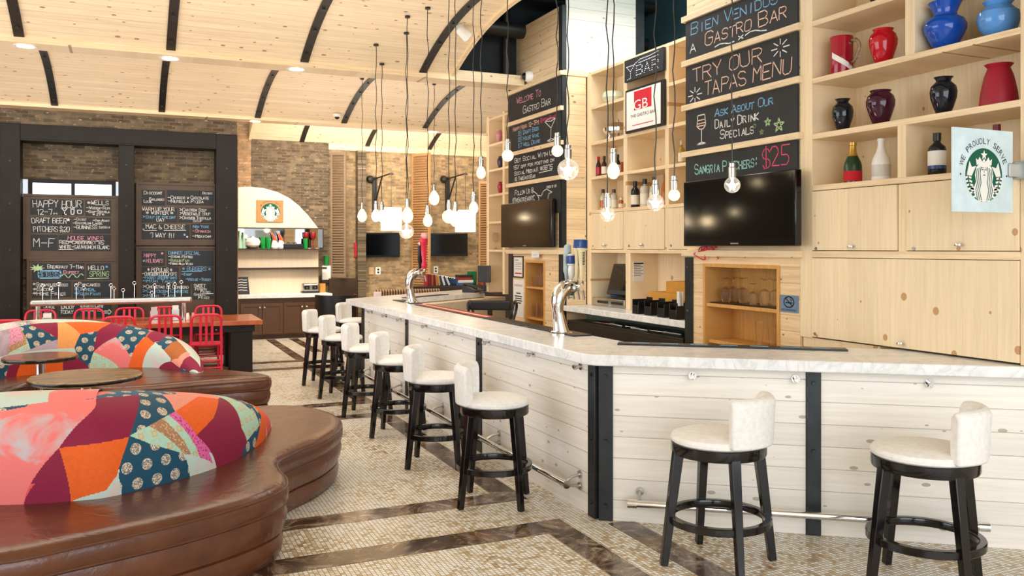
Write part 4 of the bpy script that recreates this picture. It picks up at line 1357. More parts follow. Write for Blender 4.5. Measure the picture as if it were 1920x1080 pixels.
# ================================================================== DISPLAY CABINET BESIDE THE COLUMN
cab = thing('display_cabinet', 'tall pine wall cabinet with open vase shelves over flush knobbed doors', 'cabinet', (XW, 4.1, 1.095))
L = tuple(cab.location)
xb = 5.14
fm = MB(L)
for a, b, z0, z1 in ((4.918, 5.044, 1.095, 5.2), (3.16, 3.272, 1.095, 5.2), (4.062, 4.128, 1.72, 2.2), (4.068, 4.136, 2.24, 2.6), (4.0, 4.074, 3.05, 3.45), (4.0, 4.074, 3.485, 3.9)):
    fm.box(XW, xb, a, b, z0, z1)
fm.build('stile', M['pine_panel'], cab, bevel=.002)
for z0, z1 in ((1.703, 1.752), (2.205, 2.246), (2.593, 2.634), (3.014, 3.053), (3.447, 3.487), (3.88, 3.92), (4.3, 4.34)):
    MB(L).box(XW - .004, xb, 3.272, 4.918, z0, z1).build('shelf', M['pine_trim'], cab, bevel=.002)
MB(L).box(xb, xb + .02, 3.16, 5.044, 1.095, 5.2).build('back_panel', M['pine_panel'], cab, smooth=False)
tag(MB().box(4.90, 5.16, 3.16, 5.03, 0, 1.02).box(4.72, 5.16, 4.30, 5.03, 1.02, 1.093).build('base_cabinet', M['pine_panel'], None), 'plain pine base below the tall wall cabinet behind the bar', 'cabinet')


def cab_door(y0, y1, z0, z1, knob, lock):
    d = MB(L).box(XW - .008, XW + .02, y0, y1, z0, z1).build('door', M['pine_door'], cab, bevel=.002)
    k = on_x(knob[0], knob[1], XW - .02)
    mb = MB(L)
    mb.tube([(XW - .008, k.y, k.z), (XW - .03, k.y, k.z)], .008, 10).lathe([(.0, -.012), (.016, -.008), (.018, 0), (.016, .008), (0.0, .012)], (XW - .032, k.y, k.z), 14, cap=False, sy=1.3)
    mb.build('knob', M['chrome'], d)
    k = on_x(lock[0], lock[1], XW - .01)
    MB(L).tube([(XW - .007, k.y, k.z), (XW - .013, k.y, k.z)], .012, 14).build('lock', M['brushed'], d)


cab_door(4.134, 4.914, 1.757, 2.2, (1596, 462), (1530, 466))
cab_door(3.276, 4.058, 1.757, 2.2, (1798, 459), (1713, 466))
cab_door(3.276, 4.914, 1.105, 1.699, (1689, 644), (1528, 626))

XI = 4.83


def vessel(name, label, cat, px, ytop, wpx, z, prof, mat, x=XI, n=28, group=None):
    """turned vessel standing at depth x: px = sight line of its axis, ytop = its top, wpx = its width"""
    p = on_x(px, 300, x)
    top = on_x(px, ytop, x).z
    h = top - z
    d = depth((x, p.y))
    rmax = wpx / 2 * d / FPX
    pm = max(r for r, q in prof)
    o = MB().lathe([(r / pm * rmax, q * h) for r, q in prof], (0, 0, 0), n).build(name, mat, None)
    o.location = (x, p.y, z)
    return tag(o, label, cat, group), h, rmax


gl_red = plain('red_glass', '#c40f26', 0.06)
gl_red2 = plain('deep_red_glass', '#a80f2a', 0.12)
gl_blue = plain('cobalt_blue_glass', '#1450b4', 0.06)
gl_lblue = plain('sky_blue_glass', '#5c9ae0', 0.08)
gl_black = plain('black_glass', '#141a26', 0.06)
gl_plum = plain('plum_glass', '#3d1026', 0.06)
urn = [(.42, 0), (.48, .02), (.70, .2), (.94, .45), (1.0, .62), (.92, .76), (.62, .86), (.52, .9), (.58, .95), (.72, 1.0), (.68, 1.0), (.48, .92), (.5, .86)]
ginger = [(.45, 0), (.5, .02), (.72, .25), (.96, .55), (1.0, .70), (.90, .84), (.68, .92), (.66, .95), (.74, 1.0), (.70, 1.0), (.60, .95), (.60, .9)]
bulby = [(.40, 0), (.48, .02), (.74, .22), (.98, .42), (1.0, .53), (.88, .64), (.56, .72), (.54, .78), (.66, .9), (.78, 1.0), (.74, 1.0), (.5, .8), (.5, .72)]
t, h, r = vessel('glass_pitcher', 'straight red glass pitcher with clear looped handle on the vase shelf', 'pitcher', 1578, 70, 42, 3.053, [(.96, 0), (1, .03), (.97, .5), (1.0, 1), (.94, 1), (.9, .1)], gl_red2)
MB().tube(spline([(0, -r, h * .80), (0, -r - .05, h * .84), (0, -r - .085, h * .66), (0, -r - .05, h * .36), (0, -r, h * .25)], False, 6), .014, 10).build('handle', M['clear_handle'], t)
sw = MB()
for i in range(12):
    q = lambda a, z: (1.006 * r * cos(a), 1.006 * r * sin(a), z)
    a0, a1 = 3.0 + i * .19, 3.0 + (i + 1) * .19
    z0, z1 = h * (.52 - i * .037), h * (.52 - (i + 1) * .037)
    sw.quad(q(a0, z0 - .022), q(a1, z1 - .022), q(a1, z1 + .022), q(a0, z0 + .022))
sw.build('white_swirl', M['white'], t)
vessel('glass_vase', 'bright red glass urn next to the red pitcher', 'vase', 1656, 55, 51, 3.053, ginger, gl_red)
vessel('glass_vase', 'cobalt blue glass vase with flared neck on the top vase shelf', 'vase', 1772, 5, 75, 3.053, bulby, gl_blue)
vessel('glass_vase', 'pale sky blue squat glass vase on the top vase shelf', 'vase', 1872, 3, 74, 3.053, [(.42, 0), (.5, .02), (.86, .25), (1, .5), (.94, .7), (.66, .84), (.58, .9), (.72, 1), (.68, 1), (.5, .88)], gl_lblue)
vessel('glass_vase', 'dark bowl on the shelf above the red pitcher, only its foot showing', 'vase', 1650, -40, 50, 3.487, ginger, gl_black)
vessel('glass_vase', 'smallest black glass vase on the shelf under the red pitcher', 'vase', 1580, 186, 39, 2.634, urn, gl_black)
vessel('glass_vase', 'dark plum glass vase between two black vases', 'vase', 1651, 170, 52, 2.634, ginger, gl_plum)
vessel('glass_vase', 'black glass vase between the plum vase and the red carafe', 'vase', 1769, 145, 48, 2.634, urn, gl_black)
vessel('carafe', 'matte dark red carafe with pinched neck at the shelf end', 'carafe', 1873, 121, 67, 2.634, [(1, 0), (1, .03), (.92, .35), (.74, .72), (.6, .88), (.56, .92), (.74, 1), (.7, 1), (.5, .9)], plain('matte_red', '#a3122e', .5))
champ = [(.92, 0), (1, .02), (1, .42), (.9, .52), (.55, .68), (.36, .8), (.34, .93), (.4, .94), (.4, 1)]
bord = [(.95, 0), (1, .02), (1, .60), (.9, .68), (.42, .77), (.36, .82), (.36, .97), (.4, .98), (.4, 1)]


def bottle(label, px, ytop, wpx, z, prof, m, lab=None, cap=None, x=XI, band=(.12, .42), n=20, labels=1, group=None):
    t, h, r = vessel('bottle', label, 'bottle', px, ytop, wpx, z, prof, m, x, n, group)
    if lab:
        MB().lathe([(r * 1.012, h * band[0]), (r * 1.012, h * band[1])], (0, 0, 0), n, cap=False).build('label', lab, t)
    if cap:
        rr = prof[-1][0] * r * 1.12
        MB().lathe([(rr, h * .82), (rr, h * 1.005), (rr * .5, h * 1.008)], (0, 0, 0), 14).build('cap', cap, t)
    return t, h, r


ggl = plain('dark_green_bottle_glass', '#143f22', .08)
gold = plain('gold_foil', '#c9a24c', .3, .7)
t, h, r = bottle('green champagne bottle with gold foil neck and red label', 1599, 268, 33, 2.246, champ, ggl, M['ink_red'], None, band=(.05, .3))
MB().lathe([(r * .58, h * .67), (r * .40, h * .78), (r * .38, h * .93), (r * .44, h * .94), (r * .44, h * 1.005), (r * .2, h * 1.01)], (0, 0, 0), 18).build('foil', gold, t)
bottle('all white champagne style bottle beside the green champagne bottle', 1652, 260, 34, 2.246, champ, M['white'], plain('grey_label', '#d5d3ce', .5), None, band=(.1, .38))
t, h, r = bottle('dark red wine bottle with cream and blue label', 1757, 250, 32, 2.246, bord, gl_black, M['paper'], M['black'], band=(.24, .58))
MB().lathe([(r * 1.014, h * .16), (r * 1.014, h * .24)], (0, 0, 0), 20, cap=False).build('label', hb, t)
bottle('wine bottle with dark red cap half hidden behind the coffee emblem sign', 1869, 234, 30, 2.246, bord, gl_black, M['paper'], plain('maroon_cap', '#6d1722', .4), band=(.2, .55))

# blade sign with the green emblem
sg = thing('emblem_sign', 'pale blue hanging sign WE PROUDLY SERVE with green round emblem', 'sign', (4.66, 3.285, 1.975))
L = tuple(sg.location)
MB(L).box(4.15, 4.645, 3.279, 3.291, 1.975, 2.445).build('sheet', plain('pale_blue_sheet', '#d5e8ee', .35), sg, bevel=.002)
mb = MB(L)
c = Vector((4.40, 3.2785, 2.185))
emblem(mb, c, (1, 0, 0), .152, (0, -1, 0))
mb.mat(2)
arc_text(mb, 'WE PROUDLY SERVE', c + Vector((0, -.0005, -.0)), (1, 0, 0), .176, -1.22, 1.12, .033, (0, -1, 0))
for s in (-1, 1): mb.poly3([c + Vector((s * .19 + .006 * cos(i * pi / 6), -.0006, -.0 + .006 * sin(i * pi / 6))) for i in range(12)])
mb.build('emblem', [M['ink_green'], M['white'], M['ink']], sg, smooth=False)
MB(L).box(4.60, 4.66, 3.266, 3.279, 2.18, 2.26).box(4.646, 4.70, 3.20, 3.30, 2.17, 2.27).build('bracket', M['brushed'], sg, bevel=.004)

# ================================================================== GLASSES IN THE OAK NICHES
wineg = [(.030, 0), (.042, .05), (.044, .075), (.036, .105), (.008, .122), (.005, .13), (.005, .185), (.034, .196), (.035, .2)]


def goblet_down(label, px, z, s=1.0, x=4.84, prof=None, group='upside-down wine glasses in the niche', cat='wine glass', nm='wine_glass'):
    p = on_x(px, 540, x)
    o = MB().lathe([(r * s, q * s) for r, q in (prof or wineg)], (0, 0, 0), 18, cap=False).build(nm, M['glass'], None, solid=0.0016)
    o.location = (x, p.y, z)
    return tag(o, label, cat, group)


tray = tag(MB().box(4.72, 4.98, 5.33, 6.18, 1.285, 1.295).build('glass_mat', M['black'], None, bevel=.002), 'thin black glass mat on the oak niche shelf', 'mat')
for px, x, s, lb in ((1361, 4.80, 1.1, 'upside-down wine glass farthest from the no smoking sign in oak niche'), (1375, 4.92, 1.1, 'upside-down wine glass second from the far niche side, set back'), (1394, 4.86, 1.12, 'upside-down wine glass third from the far niche side'),
                     (1412, 4.78, .92, 'shorter wide upside-down glass at the front of the oak niche'), (1434, 4.82, 1.12, 'upside-down wine glass next to the shorter wide glass, towards the sign'), (1453, 4.86, 1.12, 'upside-down wine glass nearest the no smoking sign in oak niche')):
    goblet_down(lb, px, 1.2955, s, x)
pil = [(.03, 0), (.031, .01), (.028, .02), (.040, .2), (.039, .2)]
for px, x, hh, lb in ((1424, 4.80, 1.0, 'tall clear glass with a leaf mark in the lower oak niche'), (1448, 4.84, .8, 'short clear glass at the side of the lower oak niche')):
    o = MB().lathe([(r, q * hh) for r, q in pil], (0, 0, 0), 18, cap=False).build('tall_glass', M['glass'], None, solid=.002)
    o.location = (x, on_x(px, 640, x).y, .96)
    tag(o, lb, 'glass', 'glasses in the lower oak niche')
tag(MB().box(4.72, 5.0, 5.31, 6.2, .93, .9595).build('lower_niche_board', M['oak'], None, bevel=.002), 'oak board forming the lower glass shelf in the niche beside the sign', 'shelf')
for k, (px, x, z, hh) in enumerate(((1010, 4.80, 1.281, .13), (1016, 4.86, 1.281, .26), (1004, 4.76, 1.281, .13), (1019, 4.77, 1.281, .17), (1004, 4.80, .886, .15), (1011, 4.76, .886, .2), (1018, 4.82, .886, .17))):
    o = MB().lathe([(.036, 0), (.038, .01), (.043, hh), (.040, hh), (.035, .02), (0.001, .02)], (0, 0, 0), 16, cap=False).build('tumbler', M['glass'], None)
    o.location = (x, on_x(px, 540, x).y, z)
    where = 'upper' if z > 1 else 'lower'
    tag(o, 'clear tumbler on the %s shelf of the far narrow oak niche, %s' % (where, ('second from the notices', 'tallest of the four', 'nearest the notices', 'nearest the steel angle')[k] if k < 4 else ('nearest the notices', 'tallest in the row', 'nearest the steel angle')[k - 4]), 'glass', 'tumblers in the far niche')


# notices
def sheet(name, label, px0, py0, px1, py1, lines, x=XW - .0005, col='ink', hcol=None, frame=False, plane='x', m=None):
    a, b = on_x(px0, py0, x), on_x(px1, py1, x)
    y0, y1, z0, z1 = b.y, a.y, min(a.z, b.z), max(a.z, b.z)
    t = thing(name, label, 'notice', (x, (y0 + y1) / 2, z0))
    L = tuple(t.location)
    MB(L).box(x - .004, x - .0004, y0, y1, z0, z1).build('sheet', m or M['paper'], t, smooth=False)
    if frame:
        w = .015
        MB(L).box(x - .012, x - .001, y0 - w, y0, z0 - w, z1 + w).box(x - .012, x - .001, y1, y1 + w, z0 - w, z1 + w).box(x - .012, x - .001, y0, y1, z1, z1 + w).box(x - .012, x - .001, y0, y1, z0 - w, z0).build('frame', M['black'], t)
    mb = MB(L)
    for v, u0, u1, w, c in lines:
        yy0, yy1 = y1 - u0 * (y1 - y0), y1 - u1 * (y1 - y0)
        z = z0 + v * (z1 - z0)
        if isinstance(w, str):
            printed(mb.mat(c), w, (x - .0048, yy0, z), (x - .0048, yy1, z), .055 * (z1 - z0) * 1.2)
        else:
            stroke(mb.mat(c), [(x - .0048, yy0, z), (x - .0048, yy1, z)], w * (z1 - z0), (-1, 0, 0))
    if mb.v: mb.build('print', [M['ink'], M['ink_red'], M['chalk_blue']], t, smooth=False)
    return t


sheet('notice', 'black framed letter with a pink bar on the far pine column', 964, 482, 981, 519, [(.85, .15, .5, .03, 0), (.7, .15, .85, .02, 0), (.6, .15, .85, .02, 0), (.5, .15, .8, .02, 0), (.4, .15, .85, .02, 0), (.16, .15, .85, .07, 1)], frame=True)
sheet('notice', 'white WARNING notice with red heading on the far pine column', 963, 524, 982, 596, [(.82, .08, .92, 'WARNING', 1), (.64, .3, .7, .03, 0), (.56, .15, .85, .03, 0), (.50, .2, .8, .03, 0), (.44, .15, .85, .03, 0), (.38, .25, .75, .03, 0), (.14, .08, .35, 'NYC', 0)])
sheet('notice', 'small white card pinned on the ledge under the far television', 997, 471, 1011, 483, [(.4, .2, .8, .1, 2)], x=XW - .0498)

# ================================================================== RECESSED BACK-BAR SHELVING
XR = 5.03
sh = thing('back_bar_shelving', 'pine pigeonhole shelving with bottles and three flush doors above the back counter', 'shelving', (XR, 7.75, 1.095))
L = tuple(sh.location)
xb = XR + .36
fm = MB(L)
for a, b, z0, z1 in ((8.875, 8.974, 1.095, 3.875), (8.07, 8.145, 1.72, 3.875), (7.27, 7.335, 1.72, 3.875), (6.40, 6.50, 1.095, 3.875), (8.0, 8.1, 1.095, 1.72)):
    fm.box(XR, xb, a, b, z0, z1)
fm.build('stile', M['pine_panel'], sh, bevel=.002)
for z0, z1 in ((3.843, 3.878), (3.43, 3.465), (3.002, 3.04), (2.593, 2.628), (2.188, 2.223), (1.72, 1.757)):
    MB(L).box(XR - .004, xb, 6.50, 8.875, z0, z1).build('shelf', M['pine_trim'], sh, bevel=.002)
MB(L).box(xb, xb + .02, 6.40, 8.97, 1.095, 3.875).build('back_panel', M['pine_panel'], sh, smooth=False)
for a, b, k in ((8.15, 8.87, 8.53), (7.34, 8.065, 7.74), (6.505, 7.265, 6.9)):
    dd = MB(L).box(XR - .006, XR + .015, a, b, 1.762, 2.184).build('door', M['pine_door'], sh, bevel=.002)
    MB(L).tube([(XR - .006, k, 1.81), (XR - .03, k, 1.81)], .008, 8).ball((XR - .034, k, 1.81), .019).build('knob', M['chrome'], dd)
    MB(L).tube([(XR - .005, b - .05, 1.80), (XR - .012, b - .05, 1.80)], .012, 12).build('lock', M['brushed'], dd)
XS = XR + .10
amb = plain('amber_spirit', '#b5651d', .1)
clr = plain('clear_bottle_glass', '#cfc6b2', .08)
brn = plain('brown_beer_glass', '#3a1a10', .1)
beer = [(.92, 0), (1, .03), (1, .5), (.85, .62), (.42, .76), (.4, .95), (.46, .96), (.46, 1)]
rnd = [(.95, 0), (1, .03), (1, .55), (.85, .66), (.34, .74), (.32, .92), (.42, .93), (.42, 1)]
sq = [(.95, 0), (1, .03), (1, .66), (.8, .74), (.36, .78), (.34, .92), (.44, .93), (.44, 1)]
cream_l = plain('cream_label', '#e9dfc9', .6)
for px, yt, w, z, pf, m, lb, cp, txt in (
        (1122, 294, 11, 2.628, beer, brn, gl_red2, gl_red, 'small beer bottle with red cap and red label nearest the pine side panel'),
        (1133, 293, 11, 2.628, beer, brn, cream_l, M['black'], 'small beer bottle with black cap and pale label beside the red capped one'),
        (1158, 290, 12, 2.628, beer, gl_black, cream_l, M['black'], 'dark bottle behind the pendant bulb in the beer compartment'),
        (1131, 355, 13, 2.223, rnd, clr, amb, M['black'], 'clear spirit bottle with black cap beside the pine side panel'),
        (1151, 355, 14, 2.223, sq, clr, cream_l, brn, 'clear spirit bottle with cream label in the compartment under the beers'),
        (1165, 371, 11, 2.223, sq, amb, cream_l, M['paper'], 'short amber jar with pale lid at the compartment stile'),
        (1191, 340, 17, 2.223, bord, gl_black, cream_l, M['black'], 'black bottle with large white label in the widest liquor compartment'),
        (1209, 336, 18, 2.223, sq, clr, cream_l, M['black'], 'clear square bottle with wide cream label and black cap'),
        (1226, 332, 17, 2.223, rnd, clr, cream_l, brn, 'clear bottle behind a pendant bulb in the widest liquor compartment'),
        (1246, 325, 13, 2.223, rnd, amb, None, None, 'amber liquor bottle with clear neck beside the shelf stile'),
        (1278, 264, 13, 2.628, rnd, plain('yellow_spirit', '#a98b35', .1), cream_l, clr, 'yellow liquor bottle next to the chalkboard column')):
    bottle(txt, px, yt, w, z, pf, m, lb, cp, x=XS, band=(.12, .48), n=16)
t, h, r = vessel('jar', 'small orange jar next to the beer bottles', 'jar', 1166, 304, 10, 2.628, [(.9, 0), (1, .05), (1, .8), (.9, .9), (.9, 1)], plain('orange_jar', '#d4703f', .3), x=XS + .1)
p = on_x(1152, 190, XS + .05)
o = MB().lathe([(.06, 0), (.12, .02), (.15, .07), (.14, .12), (.12, .14), (.115, .14), (.13, .08), (.1, .03)], (0, 0, 0), 24, cap=False).build('glass_bowl', plain('pressed_glass', '#d9dcc0', .1), None)
o.location = (XS + .05, p.y, 3.466)
tag(o, 'pale ribbed glass bowl in the top compartment of the shelving', 'bowl')
p = on_x(1150, 245, XS + .06)
t = thing('silver_server', 'ornate silver serving dish with handles on the pine shelving', 'dish', (XS + .06, min(p.y, 8.53), 3.041))
MB().lathe([(.14, .06), (.17, .09), (.175, .13), (.165, .14), (.10, .19), (.02, .21), (.015, .24)], (0, 0, 0), 24).build('dish', M['chrome'], t)
for s in (-1, 1):
    MB().tube(spline([(0, s * .17, .12), (0, s * .25, .15), (0, s * .29, .12), (0, s * .22, .09), (0, s * .165, .1)], False, 5), .010, 8).build('handle', M['chrome'], t)
    for q in (-1, 1): MB().rod((q * .07, s * .09, 0), (q * .06, s * .08, .08), .009, 8).build('foot', M['chrome'], t)
# framed poster and lit bar sign
ps = thing('framed_poster', 'black framed white poster with red square GB logo THE GASTRO BAR', 'poster', (5.0, 7.68, 3.04))
L = tuple(ps.location)
MB(L).box(4.998, 5.022, 7.305, 8.055, 3.04, 3.515).build('frame', M['black'], ps, bevel=.003)
MB(L).box(4.995, 4.999, 7.365, 8.025, 3.065, 3.49).build('print', M['paper'], ps, smooth=False)
mb = MB(L)
xx = 4.9940
mb.mat(0).quad((xx, 7.87, 3.27), (xx, 7.53, 3.27), (xx, 7.53, 3.475), (xx, 7.87, 3.475))
mb.mat(1)
xx -= .0006
printed(mb, 'GB', (xx, 7.875, 3.272), (xx, 7.60, 3.272), .105)
mb.mat(2)
printed(mb, 'THE GASTRO BAR', (xx, 7.94, 3.195), (xx, 7.45, 3.195), .034)
mb.mat(0)
printed(mb, 'EAT  DRINK  CELEBRATE', (xx, 7.90, 3.105), (xx, 7.50, 3.105), .016) if False else stroke(mb, [(xx, 7.90, 3.11), (xx, 7.50, 3.11)], .008, (-1, 0, 0))
mb.build('logo', [M['ink_red'], M['paper'], M['ink']], ps, smooth=False)
ls = thing('bar_sign', 'black sign with dotted white lights spelling BAR and a drawn martini glass', 'sign', (5.0, 7.68, 3.605))
L = tuple(ls.location)
MB(L).box(4.99, 5.022, 7.312, 8.06, 3.605, 3.845).build('board', M['chalkboard'], ls, bevel=.002)
mb = MB(L)


def dots(pts, step=.022):
    for a, b in zip(pts, pts[1:]):
        a, b = Vector(a), Vector(b)
        k = max(1, int((b - a).length / step))
        for i in range(k + 1):
            p = a + (b - a) * (i / k)
            mb.tube([p, p + Vector((-.004, 0, 0))], 0.0038, 6)


Y0, Z0 = 8.06, 3.605
for ch, off in (('B', .25), ('A', .40), ('R', .55)):
    for st in GL[ch].split():
        dots([(4.9895, Y0 - off - int(st[i]) / 4 * .11, Z0 + .04 + int(st[i + 1]) / 6 * .10) for i in range(0, len(st), 2)])
dots([(4.9895, Y0 - .05, Z0 + .16), (4.9895, Y0 - .21, Z0 + .16), (4.9895, Y0 - .13, Z0 + .1), (4.9895, Y0 - .05, Z0 + .16)])
dots([(4.9895, Y0 - .13, Z0 + .1), (4.9895, Y0 - .13, Z0 + .03), (4.9895, Y0 - .07, Z0 + .02)])
dots([(4.9895, Y0 - .22, Z0 + .17), (4.9895, Y0 - .32, Z0 + .2), (4.9895, Y0 - .5, Z0 + .2), (4.9895, Y0 - .66, Z0 + .215)])
dots([(4.9895, Y0 - .3, Z0 + .165), (4.9895, Y0 - .66, Z0 + .175)])
mb.build('dot_lights', emit('small_led', '#f4f6ff', 0.9), ls)

# side shelving past the far column
lf = thing('side_shelving', 'narrow pine pigeonhole shelving with pink vases past the welcome column', 'shelving', (XR, 11.4, 1.095))
L = tuple(lf.location)
fm = MB(L)
for a, b in ((12.05, 12.15), (11.45, 11.53), (10.56, 10.64)): fm.box(XR, xb, a, b, 1.095, 3.8)
fm.build('stile', M['pine_panel'], lf, bevel=.002)
for z in (3.75, 3.35, 2.96, 2.58, 2.165, 1.735): MB(L).box(XR - .004, xb, 10.64, 12.05, z - .017, z + .017).build('shelf', M['pine_trim'], lf, bevel=.002)
MB(L).box(xb, xb + .02, 10.56, 12.15, 1.095, 3.8).build('back_panel', M['pine_panel'], lf, smooth=False)
vessel('glass_vase', 'pale pink glass vase on the highest used shelf past the welcome column', 'vase', 936, 244, 14, 3.367, ginger, plain('pale_pink_glass', '#d9939c', .15), x=XS)
vessel('glass_vase', 'dark purple vase in the middle shelf past the welcome column', 'vase', 938, 293, 12, 2.978, urn, plain('grape_glass', '#41324f', .1), x=XS)
vessel('glass_vase', 'rose red vase on the lowest vase shelf past the welcome column', 'vase', 938, 341, 11, 2.598, urn, plain('rose_glass', '#b8354d', .15), x=XS)
o = MB().lathe([(.04, 0), (.042, .01), (.006, .03), (.006, .1), (.05, .15), (.052, .2), (.04, .26)], (0, 0, 0), 16, cap=False).build('wine_glass', M['glass'], None)
o.location = (XS, on_x(930, 455, XS).y, 1.753)
tag(o, 'single clear wine glass on the shelf beside the far television', 'wine glass')
sheet('notice', 'printed white notice inside the side shelving above the telephone', 917, 474, 941, 506, [(.9, .1, .9, .06, 0), (.75, .1, .9, .03, 2), (.62, .1, .8, .03, 0), (.5, .1, .9, .03, 2), (.15, .1, .2, .1, 0), (.15, .3, .4, .1, 0)], x=xb - .001)

# ================================================================== BACK COUNTER, COOLER, TILL
tag(MB().box(4.70, 5.40, 6.53, 8.965, 1.028, 1.094).build('back_counter_top', M['marble'], None, bevel=.006), 'white marble back counter slab under the bottle shelving', 'worktop')
co = thing('bottle_cooler', 'low black two door bottle cooler with steel handles under the back counter', 'cooler', (5.0, 7.7, 0))
L = tuple(co.location)
MB(L).box(4.76, 5.35, 6.56, 8.86, 0, .90).build('body', M['black'], co, bevel=.01)
MB(L).box(4.70, 5.0, 6.56, 8.86, .90, .93).box(4.70, 4.73, 6.56, 8.86, .80, .90).build('top_rail', M['steel_black'], co, bevel=.004)
for a, b in ((7.62, 8.80), (6.60, 7.57)):
    dd = MB(L).box(4.735, 4.76, a, b, .12, .78).build('door', plain('charcoal_door', '#4a4641', .35), co, bevel=.004)
    MB(L).tube([(4.735, b - .1, .74), (4.70, b - .1, .74), (4.70, b - .32, .74), (4.735, b - .32, .74)], .012, 8).build('handle', M['chrome'], dd)
MB(L).box(4.729, 4.735, 6.62, 6.95, .70, .76).build('badge', M['brushed'], co)
for k, (y, l, a) in enumerate(((8.2, .30, .1), (7.95, .26, -.12), (7.7, .24, .2), (7.45, .3, -.05), (7.2, .22, .15), (6.95, .26, 0))):
    o = MB().rod((0, -l / 2, .006), (0, l / 2, .006), .006, 8).lathe([(.02, 0), (.026, .008), (.02, .014)], (0, l / 2, 0), 12).build('bar_spoon', M['white'] if k % 2 else M['chrome'], None)
    o.location = (4.80 + .03 * (k % 3), y, .931)
    o.rotation_euler = (0, 0, a)
    tag(o, ['steel bar spoon at the beer tap end of the cooler top', 'white bar spoon second from the beer tap end of the cooler', 'steel bar spoon third from the beer tap end of the cooler', 'white bar spoon in the middle of the cooler top', 'steel bar spoon before the last on the cooler', 'white bar spoon at the steel angle end of the cooler'][k], 'utensil', 'bar utensils on the cooler')

dr = thing('cash_drawer', 'metal cash drawer under the till screen on back counter', 'cash drawer', (5.2, 8.44, 1.0945))
L = tuple(dr.location)
MB(L).box(5.04, 5.36, 8.14, 8.86, 1.0945, 1.19).build('body', M['brushed'], dr, bevel=.006)
for y in (8.3, 8.62): MB(L).box(5.035, 5.04, y - .12, y + .12, 1.13, 1.16).build('drawer_slot', M['steel_black'], dr)
MB(L).tube([(5.04, 8.46, 1.11), (5.03, 8.46, 1.11)], .012, 12).build('lock', M['chrome'], dr)
po = thing('till_screen', 'black tilted till touchscreen standing on the cash drawer', 'till', (5.2, 8.40, 1.1905))
MB().box(-.09, .10, -.15, .15, 0, .02).build('base', M['black'], po, bevel=.006)
MB().add([(-.10, -.23, .05), (-.10, .24, .05), (.0, .24, .40), (.0, -.23, .40), (-.03, -.23, .03), (-.03, .24, .03), (.07, .24, .40), (.07, -.23, .40)],
         [(0, 3, 2, 1), (4, 5, 6, 7), (0, 1, 5, 4), (1, 2, 6, 5), (2, 3, 7, 6), (3, 0, 4, 7)]).build('housing', plain('grey_black_plastic', '#2b2e31', .4), po, bevel=.008)
q = lambda y, z: (-.10 + (z - .05) / .35 * .10 - .003, y, z)
MB().quad(q(-.2, .1), q(.21, .1), q(.21, .375), q(-.2, .375)).build('screen', M['screen'], po, smooth=False)
MB().box(.0, .05, -.04, .04, .015, .12).build('neck', M['black'], po)
tag(MB().box(5.28, 5.36, 8.60, 8.85, 1.191, 1.34).build('blue_box', plain('petrol_blue_card', '#1f5f86', .5), None, bevel=.003), 'petrol blue box behind the till screen', 'box')
a, b = on_y(1187, 491, 7.999), on_y(1207, 527, 7.999)
tn = thing('notice', 'white typed note pinned on the shelf upright next to the till', 'notice', (a.x, 7.999, b.z))
L = tuple(tn.location)
MB(L).box(a.x, b.x, 7.995, 7.9995, b.z, a.z).build('sheet', M['paper'], tn, smooth=False)
mb = MB(L)
for i in range(8):
    z = a.z - (a.z - b.z) * (.08 + .09 * i)
    stroke(mb, [(a.x + .012, 7.9945, z), (b.x - .012 - .03 * (i % 2), 7.9945, z)], .014 if i == 0 else .006, (0, -1, 0))
mb.build('print', M['ink'], tn, smooth=False)
for k, (px, x) in enumerate(((1205, 4.85), (1228, 4.85), (1253, 4.83), (1276, 4.80))):
    p = on_x(px, 575, x)
    t = thing('napkin_caddy', ['black bar caddy nearest the till', 'black bar caddy second from the till', 'black bar caddy third from the till', 'black bar caddy holding white straws'][k], 'caddy', (x, p.y, 1.0945), 0, 'black bar caddies on the back counter')
    mb = MB()
    for q in ((-.09, .09, -.060, -.052, 0, .13), (-.09, .09, .052, .060, 0, .15), (-.09, -.08, -.052, .052, 0, .09), (.08, .09, -.052, .052, 0, .17), (-.08, .08, -.052, .052, 0, .01), (-.005, .005, -.052, .052, .01, .12)): mb.box(*q)
    mb.build('tray', M['black'], t, bevel=.003)
p = on_x(1273, 560, 4.80)
for k in range(14):
    a, b = (k % 5) * .017 - .03, (k // 5) * .02 + .01
    o = MB().rod((0, 0, 0), (random.uniform(-.02, .02), random.uniform(-.02, .02), .25), .005, 8).build('straw', M['white'], None)
    o.location = (4.80 + b * .6, p.y - .02 + a * .9 + .02, 1.105)
    tag(o, 'white drinking straw standing in the last black caddy', 'straw', 'white straws in the caddy')
oc = plain('ochre_cardboard', '#cf9236', .7)
a, b = on_x(1235, 545, 5.2), on_x(1290, 525, 5.2)
tag(MB().box(5.08, 5.3, 6.9, 7.72, 1.0945, 1.31).build('carton', oc, None, bevel=.004), 'lower ochre carton behind the black caddies', 'box')
tag(MB().box(5.10, 5.32, 6.9, 7.42, 1.311, 1.43).build('carton', oc, None, bevel=.004), 'upper ochre carton stacked behind the white straws', 'box')

